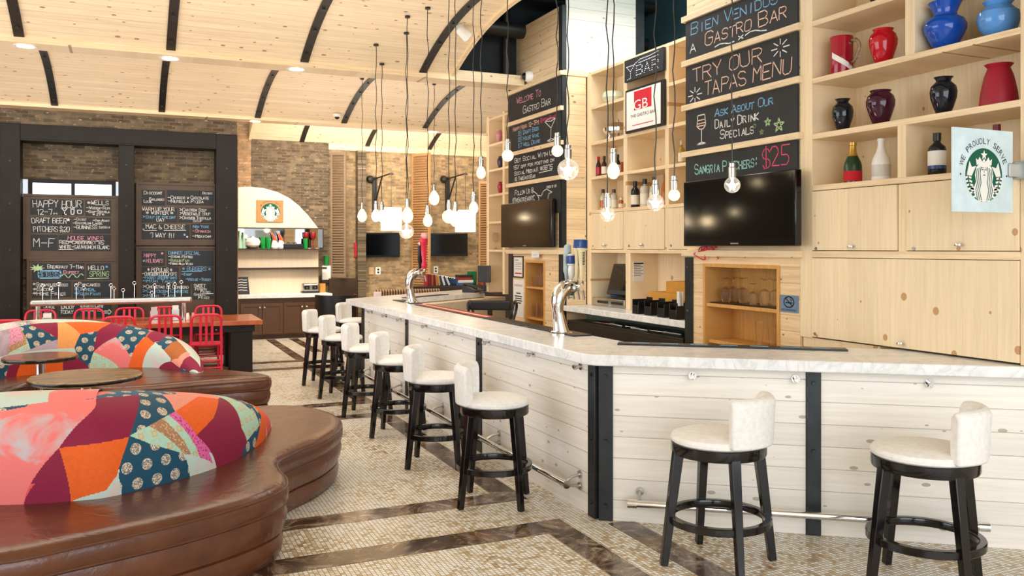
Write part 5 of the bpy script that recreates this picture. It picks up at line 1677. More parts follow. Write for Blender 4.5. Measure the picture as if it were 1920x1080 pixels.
# ================================================================== PENDANT BULBS
def pendant(label, px, py, r, top=None, plan=None, kind='round'):
    """bare bulb on a long cord; sight lines of the bulb centre and, where it shows, of the cord top; plan fixes the distance otherwise"""
    if top is not None:
        lo, hi = 4.0, 25.0
        for _ in range(60):                       # where the sight line meets the vault above
            d = (lo + hi) / 2
            rr = _ray(*top)
            y, z = rr[1] * d, EYE + rr[2] * d
            zz = 3.88
            for y0, y1 in V:
                if y0 <= y <= y1: zz = vault_z(y, y0, y1)
            if z > zz: hi = d
            else: lo = d
        X, Yc, Zt = rr[0] * d, rr[1] * d, zz
    else:
        rr = _ray(px, py)
        if plan == 'wing':                        # over the near wing of the bar top
            n = Vector((.602, .798))
            d = 5.83 / (n.x * rr[0] + n.y * rr[1])
        else:
            d = plan / rr[0]
        X, Yc = rr[0] * d, rr[1] * d
        Zt = 5.89 if (X > 3.66 and 0 < Yc < 10.2) else 3.89
        for y0, y1 in V:
            if y0 <= Yc <= y1 and X <= 3.65: Zt = vault_z(Yc, y0, y1)
    d = X * SY + Yc * CY
    zc = EYE + (HOR - py) / FPX * d
    R = r * d / FPX
    t = thing('pendant_bulb', label, 'pendant lamp', (X, Yc, zc), 0, 'bare pendant bulbs over the bar')
    s = max(R, .035)
    sk = .052
    if kind == 'round':
        prof = [(R * sin(a), -R * cos(a)) for a in [pi * i / 12 for i in range(10)]] + [(.022, R * .95), (.018, R * 1.12), (.018, R * 1.3)]
    else:
        prof = [(R * .0, -R * 1.5), (R * .45, -R * 1.4), (R * .85, -R * .95), (R, -R * .3), (R * .85, R * .35), (R * .5, R * .95), (.02, R * 1.3), (.018, R * 1.5)]
    prof[0] = (1e-4, prof[0][1])
    MB().lathe(prof, (0, 0, 0), 20, cap=False).build('bulb', M['globe_glass'] if r >= 14 and kind == 'round' else M['bulb_glass'], t)
    zt = prof[-1][1]
    mb = MB()
    mb.lathe([(.004, zt - .01), (.007, zt - .03), (.006, -R * .15)], (0, 0, 0), 8)
    pts = [(.55 * R * cos(i * 2.4) * (.5 + .5 * (i % 2)), .55 * R * sin(i * 2.4) * (.5 + .5 * (i % 2)), -R * .1 + (.25 * R if i % 2 else -.35 * R)) for i in range(9)]
    mb.tube(pts, max(.0028, R * .05), 6)
    mb.ball((0, 0, -R * .1), R * .34, 10)
    mb.build('filament', M['bulb_glow'], t)
    MB().lathe([(.019, zt - .025), (.024, zt - .02), (.026, zt + .0), (.026, zt + .045), (.021, zt + .05), (.021, zt + .075), (.006, zt + .082)], (0, 0, 0), 18).build('socket', M['brushed'], t)
    n = 14
    ln = Zt - zc - zt - .08
    cp = [(.008 * sin(i * 1.9 + px) * (0 < i < n), .008 * cos(i * 2.3 + py) * (0 < i < n), zt + .08 + ln * i / n) for i in range(n + 1)]
    MB().tube(cp, .0042, 6).build('cord', M['black'], t)
    MB().lathe([(.03, Zt - zc - .02), (.03, Zt - zc - .001)], (0, 0, 0), 12).build('ceiling_plate', M['black'], t)
    return t


PB = [('pendant bulb in front of the television nearest the niche, hung lowest on that side', 680, 403, 9, (679, 147), None, 'drop'),
      ('pendant bulb beside the near lampshade, left one of a close pair', 706, 403, 9, (705, 83), None, 'drop'),
      ('pendant bulb overlapping the edge of the pale lampshade, one of a close pair', 718, 404, 9, (716, 119), None, 'drop'),
      ('pendant bulb hanging right above the big clear globe bulb', 766, 402, 11, (764, 30), None, 'drop'),
      ('clear globe bulb hanging lower than all others near the louvred shutter', 763, 434, 14, (762, 61), None, 'round'),
      ('pear shaped pendant bulb between the shutter and the far right wall television', 804, 412, 9, (802, 14), None, 'drop'),
      ('pendant bulb hung high in front of the brick, above the pear shaped bulb', 814, 370, 10, (814, 157), None, 'drop'),
      ('larger bulb of the pair in front of the brick bracket post', 842, 406, 13, None, 2.95, 'round'),
      ('smaller bulb of the pair in front of the brick bracket post', 854, 409, 11, None, 3.0, 'drop'),
      ('pendant bulb next to the bright far lampshade', 888, 388, 9, None, 3.0, 'drop'),
      ('tubular pendant bulb beside the narrow side shelving', 902, 322, 9, None, 2.95, 'drop'),
      ('pendant bulb in front of the get social chalkboard edge', 952, 292, 11, None, 2.95, 'round'),
      ('pendant bulb in front of the martini drawing', 1045, 283, 11, None, 2.9, 'round'),
      ('largest clear globe pendant bulb beside the welcome column', 1065, 318, 20, None, 2.85, 'round'),
      ('pendant bulb in front of the first flush door of the back-bar shelving', 1139, 402, 14, None, 'wing', 'round'),
      ('squirrel cage pendant bulb in front of the beer bottles', 1150, 318, 12, None, 'wing', 'drop'),
      ('pendant bulb in front of the widest liquor compartment', 1229, 380, 16, None, 'wing', 'round'),
      ('pendant bulb just beside the large television', 1264, 366, 11, None, 'wing', 'round'),
      ('pendant bulb in front of the large television below the sangria writing', 1373, 347, 15, None, 'wing', 'round')]
for a in PB: pendant(*a)

# recessed downlights in the beams
for k, (x, y, z) in enumerate(((-1.0, 10.14, 3.879), (.40, 10.14, 3.879), (1.78, 10.14, 3.879), (1.90, 14.70, 3.899), (5.02, 14.70, 3.899))):
    t = thing('downlight', ['recessed downlight in the near beam, closest to the side wall', 'recessed downlight in the middle of the near beam', 'recessed downlight in the near beam toward the pendants', 'recessed downlight in the rear beam at the brick pier', 'recessed downlight in the rear beam beside the shelving'][k], 'downlight', (x, y, z), 0, 'recessed downlights in the beams')
    MB().lathe([(.085, -.004), (.11, -.006), (.11, 0)], (0, 0, 0), 24, cap=False).build('trim_ring', M['white'], t)
    MB().lathe([(.001, -.003), (.085, -.003)], (0, 0, 0), 24, cap=False).build('lens', M['lamp_glow'], t)
p = on_y(866, 4, 8.9)
t = thing('spotlight', 'small white spotlight fixed under the near vault', 'spotlight', (p.x, p.y, vault_z(8.9, *V[2])))
MB().rod((0, 0, 0), (0, 0, -.06), .015, 10).build('stem', M['white'], t)
MB().tube([(-.06, -.02, -.05), (.08, .03, -.13)], [.05, .065], 18).build('head', M['white'], t)
MB().tube([(.075, .028, -.127), (.085, .032, -.133)], [.055, .055], 18).build('lens', M['black'], t)
for px, py, x, y, lb in ((632, 211, None, 14.3, 'small dome security camera on the rear vault'), (995, 144, XW, None, 'small white security camera on the welcome column')):
    if x is None:
        p = on_y(px, py, y)
        t = thing('security_camera', lb, 'camera', (p.x, p.y, vault_z(14.3, *V[3]) - .002))
        MB().lathe([(.07, 0), (.07, -.03), (.055, -.05)], (0, 0, 0), 20).build('housing', M['white'], t)
        MB().ball((0, 0, -.05), .042).build('lens', M['black'], t)
    else:
        p = on_x(px, py, x)
        t = thing('security_camera', lb, 'camera', tuple(p))
        MB().tube([(-.001, 0, 0), (-.04, 0, 0), (-.07, .01, 0)], [.075, .075, .06], 20).build('housing', M['white'], t)
        MB().ball((-.06, .03, .005), .05).build('lens', M['black'], t)


# ================================================================== BAR STOOLS
def make_stool(label):
    """local +X is where the back pad sits"""
    t = thing('bar_stool', label, 'bar stool', (0, 0, 0), 0, 'white bar stools along the bar')
    MB().lathe([(.225, .675), (.243, .69), (.245, .705), (.235, .722), (.19, .738), (.1, .745), (.001, .747)], (0, 0, 0), 36).build('seat_cushion', M['white_fabric'], t)
    MB().lathe([(.20, .62), (.238, .62), (.242, .63), (.242, .676), (.235, .68), (.20, .68)], (0, 0, 0), 36).build('seat_ring', M['blackwood'], t)
    n = 16
    R0, R1 = .195, .262
    mb = MB()
    prof = [(R0, .70), (R0 - .004, .80), (R0 + .004, .935), (R0 + .03, .965), (R1 - .01, .965), (R1 + .012, .935), (R1 + .006, .80), (R1, .69)]
    k = len(prof)
    vs, fs = [], []
    for i in range(n + 1):
        f = i / n * 2 - 1
        a = f * radians(54)
        e = 1 - .10 * max(0, abs(f) - .75) / .25
        vs += [((R * cos(a) + .01), R * sin(a) * 1.0, z * (1 if z < .9 else 1) - (0.012 * (abs(f) ** 6) if z > .9 else 0)) for R, z in prof]
    for i in range(n):
        fs += [(i * k + j, i * k + (j + 1) % k, (i + 1) * k + (j + 1) % k, (i + 1) * k + j) for j in range(k)]
    fs += [tuple(range(k - 1, -1, -1)), tuple(n * k + j for j in range(k))]
    mb.add(vs, fs).build('back_pad', M['white_fabric'], t, bevel=.012)
    for a in (45, 135, 225, 315):
        c, s = cos(radians(a)), sin(radians(a))
        MB().bar((.292 * c, .292 * s, 0), (.212 * c, .212 * s, .66), .034, .038, (c, s, 0), .048, .052).build('leg', M['blackwood'], t, bevel=.003)
    MB().lathe([(.235, .235), (.262, .235), (.266, .24), (.266, .272), (.262, .277), (.235, .277), (.232, .272), (.232, .24), (.235, .235)], (0, 0, 0), 40, cap=False).build('foot_ring', M['blackwood'], t)
    return t


ST = [(2.32, 5.46, 150, 'white bar stool on the long bar side nearest the viewer'), (2.30, 6.62, 152, 'second white bar stool along the long bar front, next to the nearest one'),
      (2.33, 7.82, 150, 'third white bar stool along the long bar front'), (2.31, 8.9, 152, 'fourth white bar stool along the long bar front'),
      (2.31, 10.10, 150, 'fifth white bar stool along the long bar front, by the last but one strap'), (2.31, 11.15, 152, 'white bar stool at the far corner of the long bar front'),
      (3.02, 3.88, -62, 'white bar stool at the near bar wing between the corner strap and the single strap'), (3.80, 3.17, -58, 'white bar stool at the near bar wing standing in front of the glass niche side'),
      (3.02, 12.38, 140, 'white bar stool round the far corner of the bar, half hidden by the bar end')]
st0 = make_stool(ST[0][3])
for i, (x, y, a, lb) in enumerate(ST):
    if i == 0: o = st0; o.location = (x, y, .002); o.rotation_euler = (0, 0, radians(a))
    else: o = dup(st0, (x, y, .002), radians(a), lb)
    if i in (6, 7): o.scale = (1.09, 1.09, 1.0)

# armchair and stool inside the bar
ch = thing('office_armchair', 'tall dark office armchair with open arms inside the bar', 'chair', (4.2, 9.95, .002), radians(150))
MB().lathe([(.02, .35), (.02, .80)], (0, 0, 0), 12).build('gas_column', M['chrome'], ch)
for k in range(5):
    a = 2 * pi * k / 5
    MB().bar((0, 0, .33), (.27 * cos(a), .27 * sin(a), .02), .04, .04).build('leg', M['black'], ch)
MB().box(-.24, .24, -.24, .24, .80, .87).build('seat', M['black'], ch, bevel=.03)
MB().box(-.26, .26, .22, .26, 1.0, 1.12).build('backrest', M['black'], ch, bevel=.03)
MB().box(-.03, .03, .22, .25, .82, 1.02).build('back_post', M['black'], ch)
for s in (-1, 1):
    MB().tube(spline([(s * .25, -.16, .84), (s * .29, -.2, 1.0), (s * .29, -.12, 1.08), (s * .29, .12, 1.09), (s * .28, .2, 1.02), (s * .25, .2, .88)], False, 5), .018, 10).build('arm', M['black'], ch)

# ================================================================== COMMUNAL TABLE AND RED CHAIRS
tb = thing('communal_table', 'long communal table with cherry top and thick dark bronze legs', 'table', (-.55, 13.1, 0))
L = tuple(tb.location)
MB(L).box(-2.75, 1.72, 12.5, 13.72, .685, .75).build('tabletop', M['cherry'], tb, bevel=.006)
MB(L).box(-2.6, 1.62, 12.57, 13.65, .585, .684).build('apron', M['bronze'], tb, bevel=.003)
for x in (1.29, -2.55):
    for y in (12.58, 13.34):
        MB(L).box(x, x + .30, y, y + .30, .003, .584).build('leg', M['bronze'], tb, bevel=.004)
MB(L).box(1.39, 1.49, 12.88, 13.34, .02, .12).build('stretcher', M['bronze'], tb)
bolt_m = MB(L)
for x, z in ((.95, .64), (1.1, .63)): bolt_m.tube([(x, 12.57, z), (x, 12.555, z)], .012, 8)
bolt_m.build('bolt', M['chrome'], tb)
rl = thing('condiment_rail', 'raised horizontal brushed metal rail on two chrome posts along the table', 'rail', (-.2, 13.1, .751))
L = tuple(rl.location)
a, b = on_y(56, 566, 13.1), on_y(360, 564, 13.1)
zr = .99
MB(L).box(a.x, b.x, 13.02, 13.18, zr, zr + .085).build('rail_bar', M['brushed'], rl, bevel=.03)
for px in (71, 345):
    x = on_y(px, 590, 13.1).x
    MB(L).rod((x, 13.1, .751), (x, 13.1, zr + .01), .035, 16).rod((x, 13.1, .751), (x, 13.1, .765), .06, 20).build('post', M['chrome'], rl)
for k, (px, py) in enumerate(((80, 536), (96, 541), (110, 533), (143, 536), (157, 540), (208, 535), (214, 541), (231, 544), (252, 531), (285, 549), (290, 535), (316, 534), (328, 533), (340, 529))):
    yy = 13.06 + .05 * (k % 3)
    p = on_y(px, py, yy)
    o = MB((0, 0, 0)).rod((0, 0, 0), (0, 0, p.z - zr - .085 - .02), .004, 6)
    h = p.z - zr - .085
    o.tube([(.021 * cos(2 * pi * i / 14), 0, h + .021 * sin(2 * pi * i / 14)) for i in range(14)], .005, 6, closed=True)
    o = o.build('number_holder', M['chrome'], None)
    o.location = (p.x, yy, zr + .0855)
    tag(o, 'thin ring-topped rod on the table rail, %s' % ('before the breakfast board' if k < 5 else 'between the two menu columns' if k < 9 else 'before the holiday board'), 'number holder', 'ring topped rods at the breakfast board' if k < 5 else 'ring topped rods between the menu columns' if k < 9 else 'ring topped rods at the holiday board')


def make_chair(label):
    """painted metal slat-back chair, local -Y is the back"""
    t = thing('dining_chair', label, 'chair', (0, 0, 0), 0, 'red metal chairs at the communal table')
    m = M['red_paint']
    MB().box(-.20, .20, -.17, .23, .435, .46).build('seat', m, t, bevel=.012)
    sp = [(-.195, -.235, 0), (-.195, -.20, .22), (-.195, -.185, .45), (-.192, -.215, .72), (-.185, -.235, .81), (-.15, -.245, .855), (-.09, -.247, .868), (.09, -.247, .868), (.15, -.245, .855), (.185, -.235, .81), (.192, -.215, .72), (.195, -.185, .45), (.195, -.20, .22), (.195, -.235, 0)]
    pp = spline(sp[2:12], False, 5)
    MB().tube(pp, .0175, 10).build('back_hoop', m, t)
    for x in (-.075, 0, .075):
        MB().bar((x, -.245, .86), (x, -.195, .46), .034, .014, (0, 1, 0)).build('back_slat', m, t, bevel=.004)
    MB().bar((-.19, -.192, .475), (.19, -.192, .475), .02, .05).build('back_rail', m, t, bevel=.005)
    for s in (-1, 1):
        MB().tube([(s * .195, -.235, 0), (s * .195, -.20, .22), (s * .195, -.185, .46)], .017, 10).build('leg', m, t)
        MB().tube([(s * .195, .235, 0), (s * .19, .215, .44)], .017, 10).build('leg', m, t)
        MB().rod((s * .195, -.208, .20), (s * .193, .225, .20), .009, 8).build('stretcher', m, t)
    for y, z in ((-.215, .14), (-.205, .24), (.228, .16), (.222, .24)):
        MB().rod((-.195, y, z), (.195, y, z), .009, 8).build('stretcher', m, t)
    return t


c0 = make_chair('red slat back chair on the near table side, closest to the cherry table end')
near = ((387, 'red slat back chair on the near table side, closest to the cherry table end'), (310, 'red slat back chair on the near table side, second from the table end'), (223, 'red slat back chair on the near table side just above the patchwork bench back'), (13, 'red chair at the edge behind the far patchwork bench, near side of the table'))
far = ((391, 'red slat back chair on the wall side of the table, closest to the table end'), (308, 'red slat back chair on the wall side of the table, second from the end'), (243, 'red slat back chair on the wall side, below the gap between menu columns'), (167, 'red slat back chair on the wall side under the enjoy today board'), (76, 'red slat back chair on the wall side behind the rail post'))
for i, (px, lb) in enumerate(near):
    x = on_y(px, 600, 12.25).x
    if i == 0: o = c0; o.location = (x, 12.47, .002)
    else: dup(c0, (x, 12.47 + (.03 if i == 2 else 0), .002), 0, lb)
for px, lb in far:
    x = on_y(px, 577, 14.0).x
    dup(c0, (x, 13.78, .002), pi, lb)
for px, py, y, h, w, lb in ((329, 600, 12.95, .16, .05, 'white napkin box beside the rail post on the table'), (89, 596, 12.9, .10, .06, 'small white shaker box by the far rail post'), (289, 597, 13.3, .12, .05, 'white napkin box behind the second chair on the table')):
    p = on_y(px, 598, y)
    t = thing('napkin_box', lb, 'napkin box', (p.x, y, .751))
    MB().box(-w, w, -w, w, 0, h).build('holder', M['brushed'], t, bevel=.004)
    MB().box(-w * .8, w * .8, -w * .8, w * .8, h - .01, h + .05).build('napkins', M['white'], t)
for px, y, lb, m in ((352, 12.95, 'clear salt shaker by the rail post', M['white']), (362, 13.0, 'pink salt shaker towards the table end', plain('pink_shaker', '#e0a090', .3))):
    p = on_y(px, 598, y)
    o = MB().lathe([(.025, 0), (.027, .01), (.022, .07), (.018, .08), (.018, .095), (.01, .1)], (0, 0, 0), 14).build('salt_shaker', m, None)
    o.location = (p.x, y, .751)
    tag(o, lb, 'shaker')


# ================================================================== PATCHWORK BENCHES
def cloth(name, col, kind='plain', col2=None):
    t = NT(name)
    tc = t.n('TexCoord')
    nz = t.noise(tc.outputs['Object'], 60, 3)
    base = C(col)
    c = t.ramp(nz, [(0.3, tuple(x * .88 for x in base[:3]) + (1,)), (.7, base)])
    sp = t.n('SeparateXYZ')
    t.t.links.new(tc.outputs['UV'], sp.inputs[0])
    U, Vv = sp.outputs[0], sp.outputs[1]
    if kind == 'dots':
        s = .118
        u = t.math('DIVIDE', U, s)
        row = t.math('FLOOR', t.math('DIVIDE', Vv, s * .8))
        fv = t.math('SUBTRACT', t.math('FRACT', t.math('DIVIDE', Vv, s * .8)), .5)
        sh = t.math('MULTIPLY', t.math('MODULO', t.math('ADD', row, 100), 2.0), .5)
        fu = t.math('SUBTRACT', t.math('FRACT', t.math('ADD', u, sh)), .5)
        dd = t.math('SQRT', t.math('ADD', t.math('MULTIPLY', fu, fu), t.math('MULTIPLY', t.math('MULTIPLY', fv, .8), t.math('MULTIPLY', fv, .8))))
        inside = t.math('LESS_THAN', dd, .27)
        vo = t.n('TexVoronoi')
        t.put(vo.inputs['Vector'], tc.outputs['UV'])
        vo.inputs['Scale'].default_value = 130
        spk = t.math('LESS_THAN', vo.outputs['Distance'], .5)
        c = t.mix(t.math('MULTIPLY', inside, t.math('ADD', .25, t.math('MULTIPLY', spk, .75))), c, C(col2))
    elif kind == 'tie':
        n = t.noise(tc.outputs['UV'], 4.0, 4, .55, .6)
        c = t.ramp(n, [(.42, C(col)), (.53, C(col)), (.64, C(col2)), (.85, C('#e0ccc6'))])
    elif kind == 'motif':
        s = .085
        fu = t.math('SUBTRACT', t.math('FRACT', t.math('DIVIDE', U, s)), .5)
        fv = t.math('SUBTRACT', t.math('FRACT', t.math('DIVIDE', Vv, s)), .5)
        m = t.math('MAXIMUM', t.math('ABSOLUTE', fu), t.math('ABSOLUTE', fv))
        ring = t.math('MULTIPLY', t.math('LESS_THAN', m, .22), t.math('GREATER_THAN', m, .10))
        c = t.mix(t.math('MULTIPLY', ring, .7), c, C(col2))
    elif kind == 'weave':
        ck = t.n('TexVoronoi')
        t.put(ck.inputs['Vector'], tc.outputs['UV'])
        ck.inputs['Scale'].default_value = 70
        c = t.mix(t.math('LESS_THAN', ck.outputs['Distance'], .35), c, C(col2))
    t.bump(nz, .12, .003)
    return t.done(c, .75)


CL = {'wine': cloth('wine_velvet', '#8e0d3c'), 'orange': cloth('orange_silk', '#f06414'), 'teal': cloth('teal_medallion_cloth', '#0d4d68', 'dots', '#e9d3b4'),
      'tealtop': cloth('blue_medallion_cloth', '#2f6285', 'dots', '#e9d3b4'), 'pale': cloth('pale_aqua_cloth', '#c3d6cc', 'tie', '#d9c5bd'), 'tie': cloth('coral_tie_dye', '#f07c78', 'tie', '#c9b9bc'),
      'coral': cloth('coral_cloth', '#ee5a58'), 'coralL': cloth('light_coral_cloth', '#f19a86'), 'mint': cloth('mint_motif_cloth', '#b6dcc6', 'motif', '#e0a550'),
      'stripe': cloth('tan_woven_cloth', '#b3835f', 'weave', '#d7b08a'), 'pink': cloth('pink_floral_cloth', '#e66aa8', 'weave', '#b3266e'), 'pinkstripe': cloth('pink_stripe_cloth', '#e29bb4', 'weave', '#c0507e'),
      'lilac': cloth('lilac_grey_cloth', '#b7a4b0', 'tie', '#a08a92'), 'peach': cloth('peach_cloth', '#f4a65c'), 'rust': cloth('rust_cloth', '#b8652a')}
CK = list(CL)

PATCH_A = [
    ('tie', [(0.35,0.181),(0.485,0.331),(0.585,0.394),(0.535,0.119),(0.5,0.0),(0.35,0.0)]),
    ('coral', [(0.35,0.006),(0.479,0.019),(0.496,0.025),(0.512,0.025),(0.5,0.0),(0.35,0.0)]),
    ('teal', [(0.35,0.312),(0.454,0.319),(0.483,0.344),(0.467,0.2),(0.35,0.162)]),
    ('pale', [(0.35,0.331),(0.454,0.325),(0.483,0.344),(0.506,0.362),(0.492,0.475),(0.35,0.444)]),
    ('tie', [(0.506,0.362),(0.585,0.394),(0.642,0.481),(0.492,0.475)]),
    ('wine', [(0.585,0.394),(0.665,0.406),(0.615,0.138),(0.535,0.119)]),
    ('wine', [(0.535,0.119),(0.548,0.0),(0.5,0.0)]),
    ('orange', [(0.535,0.119),(0.615,0.138),(0.596,0.025),(0.585,0.006),(0.548,0.0)]),
    ('tealtop', [(0.548,0.369),(0.642,0.481),(0.74,0.444),(0.729,0.406),(0.665,0.4),(0.562,0.369)]),
    ('teal', [(0.665,0.406),(0.7,0.406),(0.69,0.238),(0.644,0.175),(0.617,0.144),(0.615,0.138)]),
    ('teal', [(0.615,0.144),(0.642,0.094),(0.685,0.044),(0.694,0.0),(0.602,0.0),(0.598,0.025)]),
    ('pale', [(0.598,0.025),(0.602,0.0),(0.573,0.0),(0.585,0.006)]),
    ('mint', [(0.617,0.144),(0.644,0.175),(0.685,0.044),(0.642,0.094),(0.615,0.138)]),
    ('stripe', [(0.644,0.175),(0.665,0.206),(0.696,0.038),(0.685,0.044)]),
    ('mint', [(0.665,0.206),(0.677,0.219),(0.71,0.025),(0.696,0.038)]),
    ('pink', [(0.677,0.219),(0.69,0.238),(0.708,0.1),(0.733,0.006),(0.71,0.025)]),
    ('pale', [(0.685,0.044),(0.696,0.038),(0.733,0.006),(0.74,0.0),(0.694,0.0)]),
    ('coralL', [(0.7,0.406),(0.742,0.444),(0.823,0.369),(0.804,0.331),(0.767,0.369),(0.69,0.238)]),
    ('orange', [(0.767,0.369),(0.804,0.331),(0.748,0.169),(0.708,0.1),(0.69,0.238)]),
    ('wine', [(0.804,0.331),(0.821,0.319),(0.808,0.088),(0.821,0.025),(0.804,0.0),(0.74,0.0),(0.708,0.1),(0.748,0.169)]),
    ('mint', [(0.821,0.331),(0.856,0.288),(0.877,0.144),(0.877,0.069),(0.821,0.025),(0.808,0.088)]),
    ('teal', [(0.856,0.369),(0.902,0.219),(0.908,0.138),(0.865,0.019),(0.85,0.0),(0.769,0.0),(0.74,0.0),(0.804,0.0),(0.821,0.025),(0.877,0.069),(0.877,0.144),(0.856,0.288)]),
    ('orange', [(0.904,0.181),(0.942,0.106),(0.925,0.0),(0.844,0.0),(0.865,0.019),(0.908,0.138)]),
    ('coral', [(0.94,0.144),(0.988,0.069),(0.988,0.0),(0.9,0.0),(0.933,0.0)])]
PATCH_B = [
    ('lilac', [(0.35,0.325),(0.415,0.331),(0.398,0.088),(0.35,0.069)]),
    ('pinkstripe', [(0.415,0.331),(0.438,0.331),(0.442,0.181),(0.4,0.144)]),
    ('stripe', [(0.442,0.181),(0.45,0.144),(0.398,0.094),(0.4,0.144)]),
    ('mint', [(0.45,0.144),(0.456,0.1),(0.398,0.088),(0.398,0.1)]),
    ('teal', [(0.44,0.331),(0.473,0.331),(0.531,0.156),(0.456,0.1)]),
    ('wine', [(0.473,0.331),(0.542,0.369),(0.531,0.156)]),
    ('lilac', [(0.456,0.1),(0.531,0.156),(0.529,0.088),(0.427,0.088)]),
    ('peach', [(0.542,0.369),(0.558,0.369),(0.59,0.2),(0.573,0.088),(0.529,0.088)]),
    ('orange', [(0.556,0.369),(0.665,0.444),(0.658,0.369),(0.635,0.25),(0.59,0.2),(0.567,0.294)]),
    ('teal', [(0.59,0.2),(0.635,0.25),(0.623,0.062),(0.612,0.0),(0.581,0.031),(0.573,0.088)]),
    ('wine', [(0.635,0.25),(0.66,0.369),(0.704,0.406),(0.681,0.2),(0.623,0.062)]),
    ('teal', [(0.681,0.2),(0.704,0.406),(0.758,0.294),(0.725,0.031)]),
    ('tie', [(0.623,0.062),(0.681,0.2),(0.725,0.031),(0.717,0.0),(0.69,0.0)]),
    ('mint', [(0.623,0.062),(0.692,0.0),(0.612,0.0)]),
    ('orange', [(0.758,0.294),(0.788,0.219),(0.758,0.0),(0.712,0.0),(0.725,0.031)]),
    ('pale', [(0.35,0.331),(0.473,0.369),(0.573,0.444),(0.66,0.444),(0.756,0.294),(0.706,0.369),(0.66,0.444),(0.558,0.369),(0.475,0.362),(0.415,0.331),(0.35,0.325)]),
    ('wine', [(0.542,0.025),(0.581,0.031),(0.612,0.0),(0.612,0.0),(0.542,0.0)]),
    ('orange', [(0.429,0.031),(0.542,0.025),(0.542,0.0),(0.417,0.0)]),
    ('wine', [(0.39,0.0),(0.4,0.031),(0.431,0.031),(0.417,0.0)]),
    ('teal', [(0.35,0.05),(0.4,0.031),(0.39,0.0),(0.35,0.0)]),
    ('pale', [(0.398,0.094),(0.456,0.1),(0.529,0.094),(0.575,0.088),(0.581,0.031),(0.542,0.025),(0.4,0.031),(0.35,0.05)]),
    ('pale', [(0.783,0.219),(0.825,0.181),(0.867,0.069),(0.815,0.0),(0.758,0.0)]),
    ('wine', [(0.758,0.294),(0.771,0.331),(0.802,0.294),(0.788,0.25),(0.783,0.219)]),
    ('teal', [(0.785,0.25),(0.802,0.294),(0.833,0.219),(0.823,0.181)]),
    ('rust', [(0.823,0.181),(0.833,0.219),(0.896,0.181),(0.871,0.094)]),
    ('wine', [(0.867,0.069),(0.91,0.025),(0.912,0.0),(0.815,0.0)]),
    ('coralL', [(0.867,0.069),(0.904,0.219),(0.919,0.144),(0.91,0.019)]),
    ('wine', [(0.908,0.144),(0.996,0.406),(0.96,0.025),(0.91,0.019)]),
    ('teal', [(0.91,0.019),(0.96,0.025),(0.998,0.369),(0.956,0.0),(0.912,0.0)])]



def spl2(Pn, k=24):
    return [Vector((p.x, p.y)) for p in spline([(x, y, 0) for x, y in Pn], False, k)]


def resample(Q, n):
    s = [0.0]
    for a, b in zip(Q, Q[1:]): s.append(s[-1] + (b - a).length)
    out, j = [], 0
    for i in range(n):
        u = s[-1] * i / (n - 1)
        while j < len(s) - 2 and s[j + 1] < u: j += 1
        f = (u - s[j]) / max(s[j + 1] - s[j], 1e-9)
        out.append(Q[j].lerp(Q[j + 1], min(1, f)))
    return out, s[-1]


def inside(pl, x, y):
    r, j = False, len(pl) - 1
    for i in range(len(pl)):
        xi, yi = pl[i]
        xj, yj = pl[j]
        if (yi > y) != (yj > y) and x < (xj - xi) * (y - yi) / (yj - yi) + xi: r = not r
        j = i
    return r


def pod(name, F, T, H, eu, ev, patches, parent, z0=.44):
    us = [.36 * i / 90 for i in range(90)] + [.36 + .64 * i / 620 for i in range(621)]
    vs_ = [.64 * (i / 170) ** 1.7 for i in range(170)] + [.64 + .36 * i / 26 for i in range(27)]
    nu, nv = len(us), len(vs_)
    Q0, ln = resample(spl2(F), 1001)
    Q = [Q0[min(int(u * 1000), 999)].lerp(Q0[min(int(u * 1000) + 1, 1000)], u * 1000 - int(u * 1000)) for u in us]
    mb = MB(tuple(parent.location))
    vs, uv = [], []
    for i in range(nu):
        u = us[i]
        k = int(u * 1000)
        t = (Q0[min(k + 4, 1000)] - Q0[max(k - 4, 0)]).normalized()
        n = Vector((-t.y, t.x))
        tp = max(sin(pi * u), 0)
        for j in range(nv):
            v = vs_[j]
            w = T * tp ** eu[0] * .5 * (1 - cos(pi * v))
            vs.append((Q[i].x + n.x * w, Q[i].y + n.y * w, z0 + H * tp ** eu[1] * max(sin(pi * v), 0) ** ev))
            arc = (0.0 if j == 0 else arc + (Vector(vs[-1]) - Vector(vs[-2])).length)
            uv.append((u * ln, arc))
    fs, mi = [], []
    bb = [(min(p[0] for p in q), max(p[0] for p in q), min(p[1] for p in q), max(p[1] for p in q)) for _, q in patches]
    for i in range(nu - 1):
        for j in range(nv - 1):
            fs.append((i * nv + j, (i + 1) * nv + j, (i + 1) * nv + j + 1, i * nv + j + 1))
            u, v = (us[i] + us[i + 1]) / 2, (vs_[j] + vs_[j + 1]) / 2
            if u < .38: u = .76 - u              # the part out to the side repeats the patches
            vv = v
            if v > .62: vv = .62 - (v - .62) * 1.2
            m = None
            for (nm, q), b in zip(patches, bb):
                if b[0] <= u <= b[1] and b[2] <= vv <= b[3] and inside(q, u, vv):
                    m = nm
                    break
            k = 0
            while m is None and k < 14:          # cells past the last seam take the cloth below them
                k += 1
                for nm, q in patches:
                    if inside(q, u, vv - .02 * k):
                        m = nm
                        break
            mi.append(CK.index(m or 'pale'))
    mb.add(vs, fs)
    mb.mi = mi
    mb.uv = uv
    return mb.build(name, [CL[k] for k in CK], parent)


def offset(poly, d):
    n = len(poly)
    out = []
    for i in range(n):
        t = (poly[(i + 1) % n] - poly[i - 1]).normalized()
        out.append(poly[i] + Vector((-t.y, t.x)) * d)
    return out


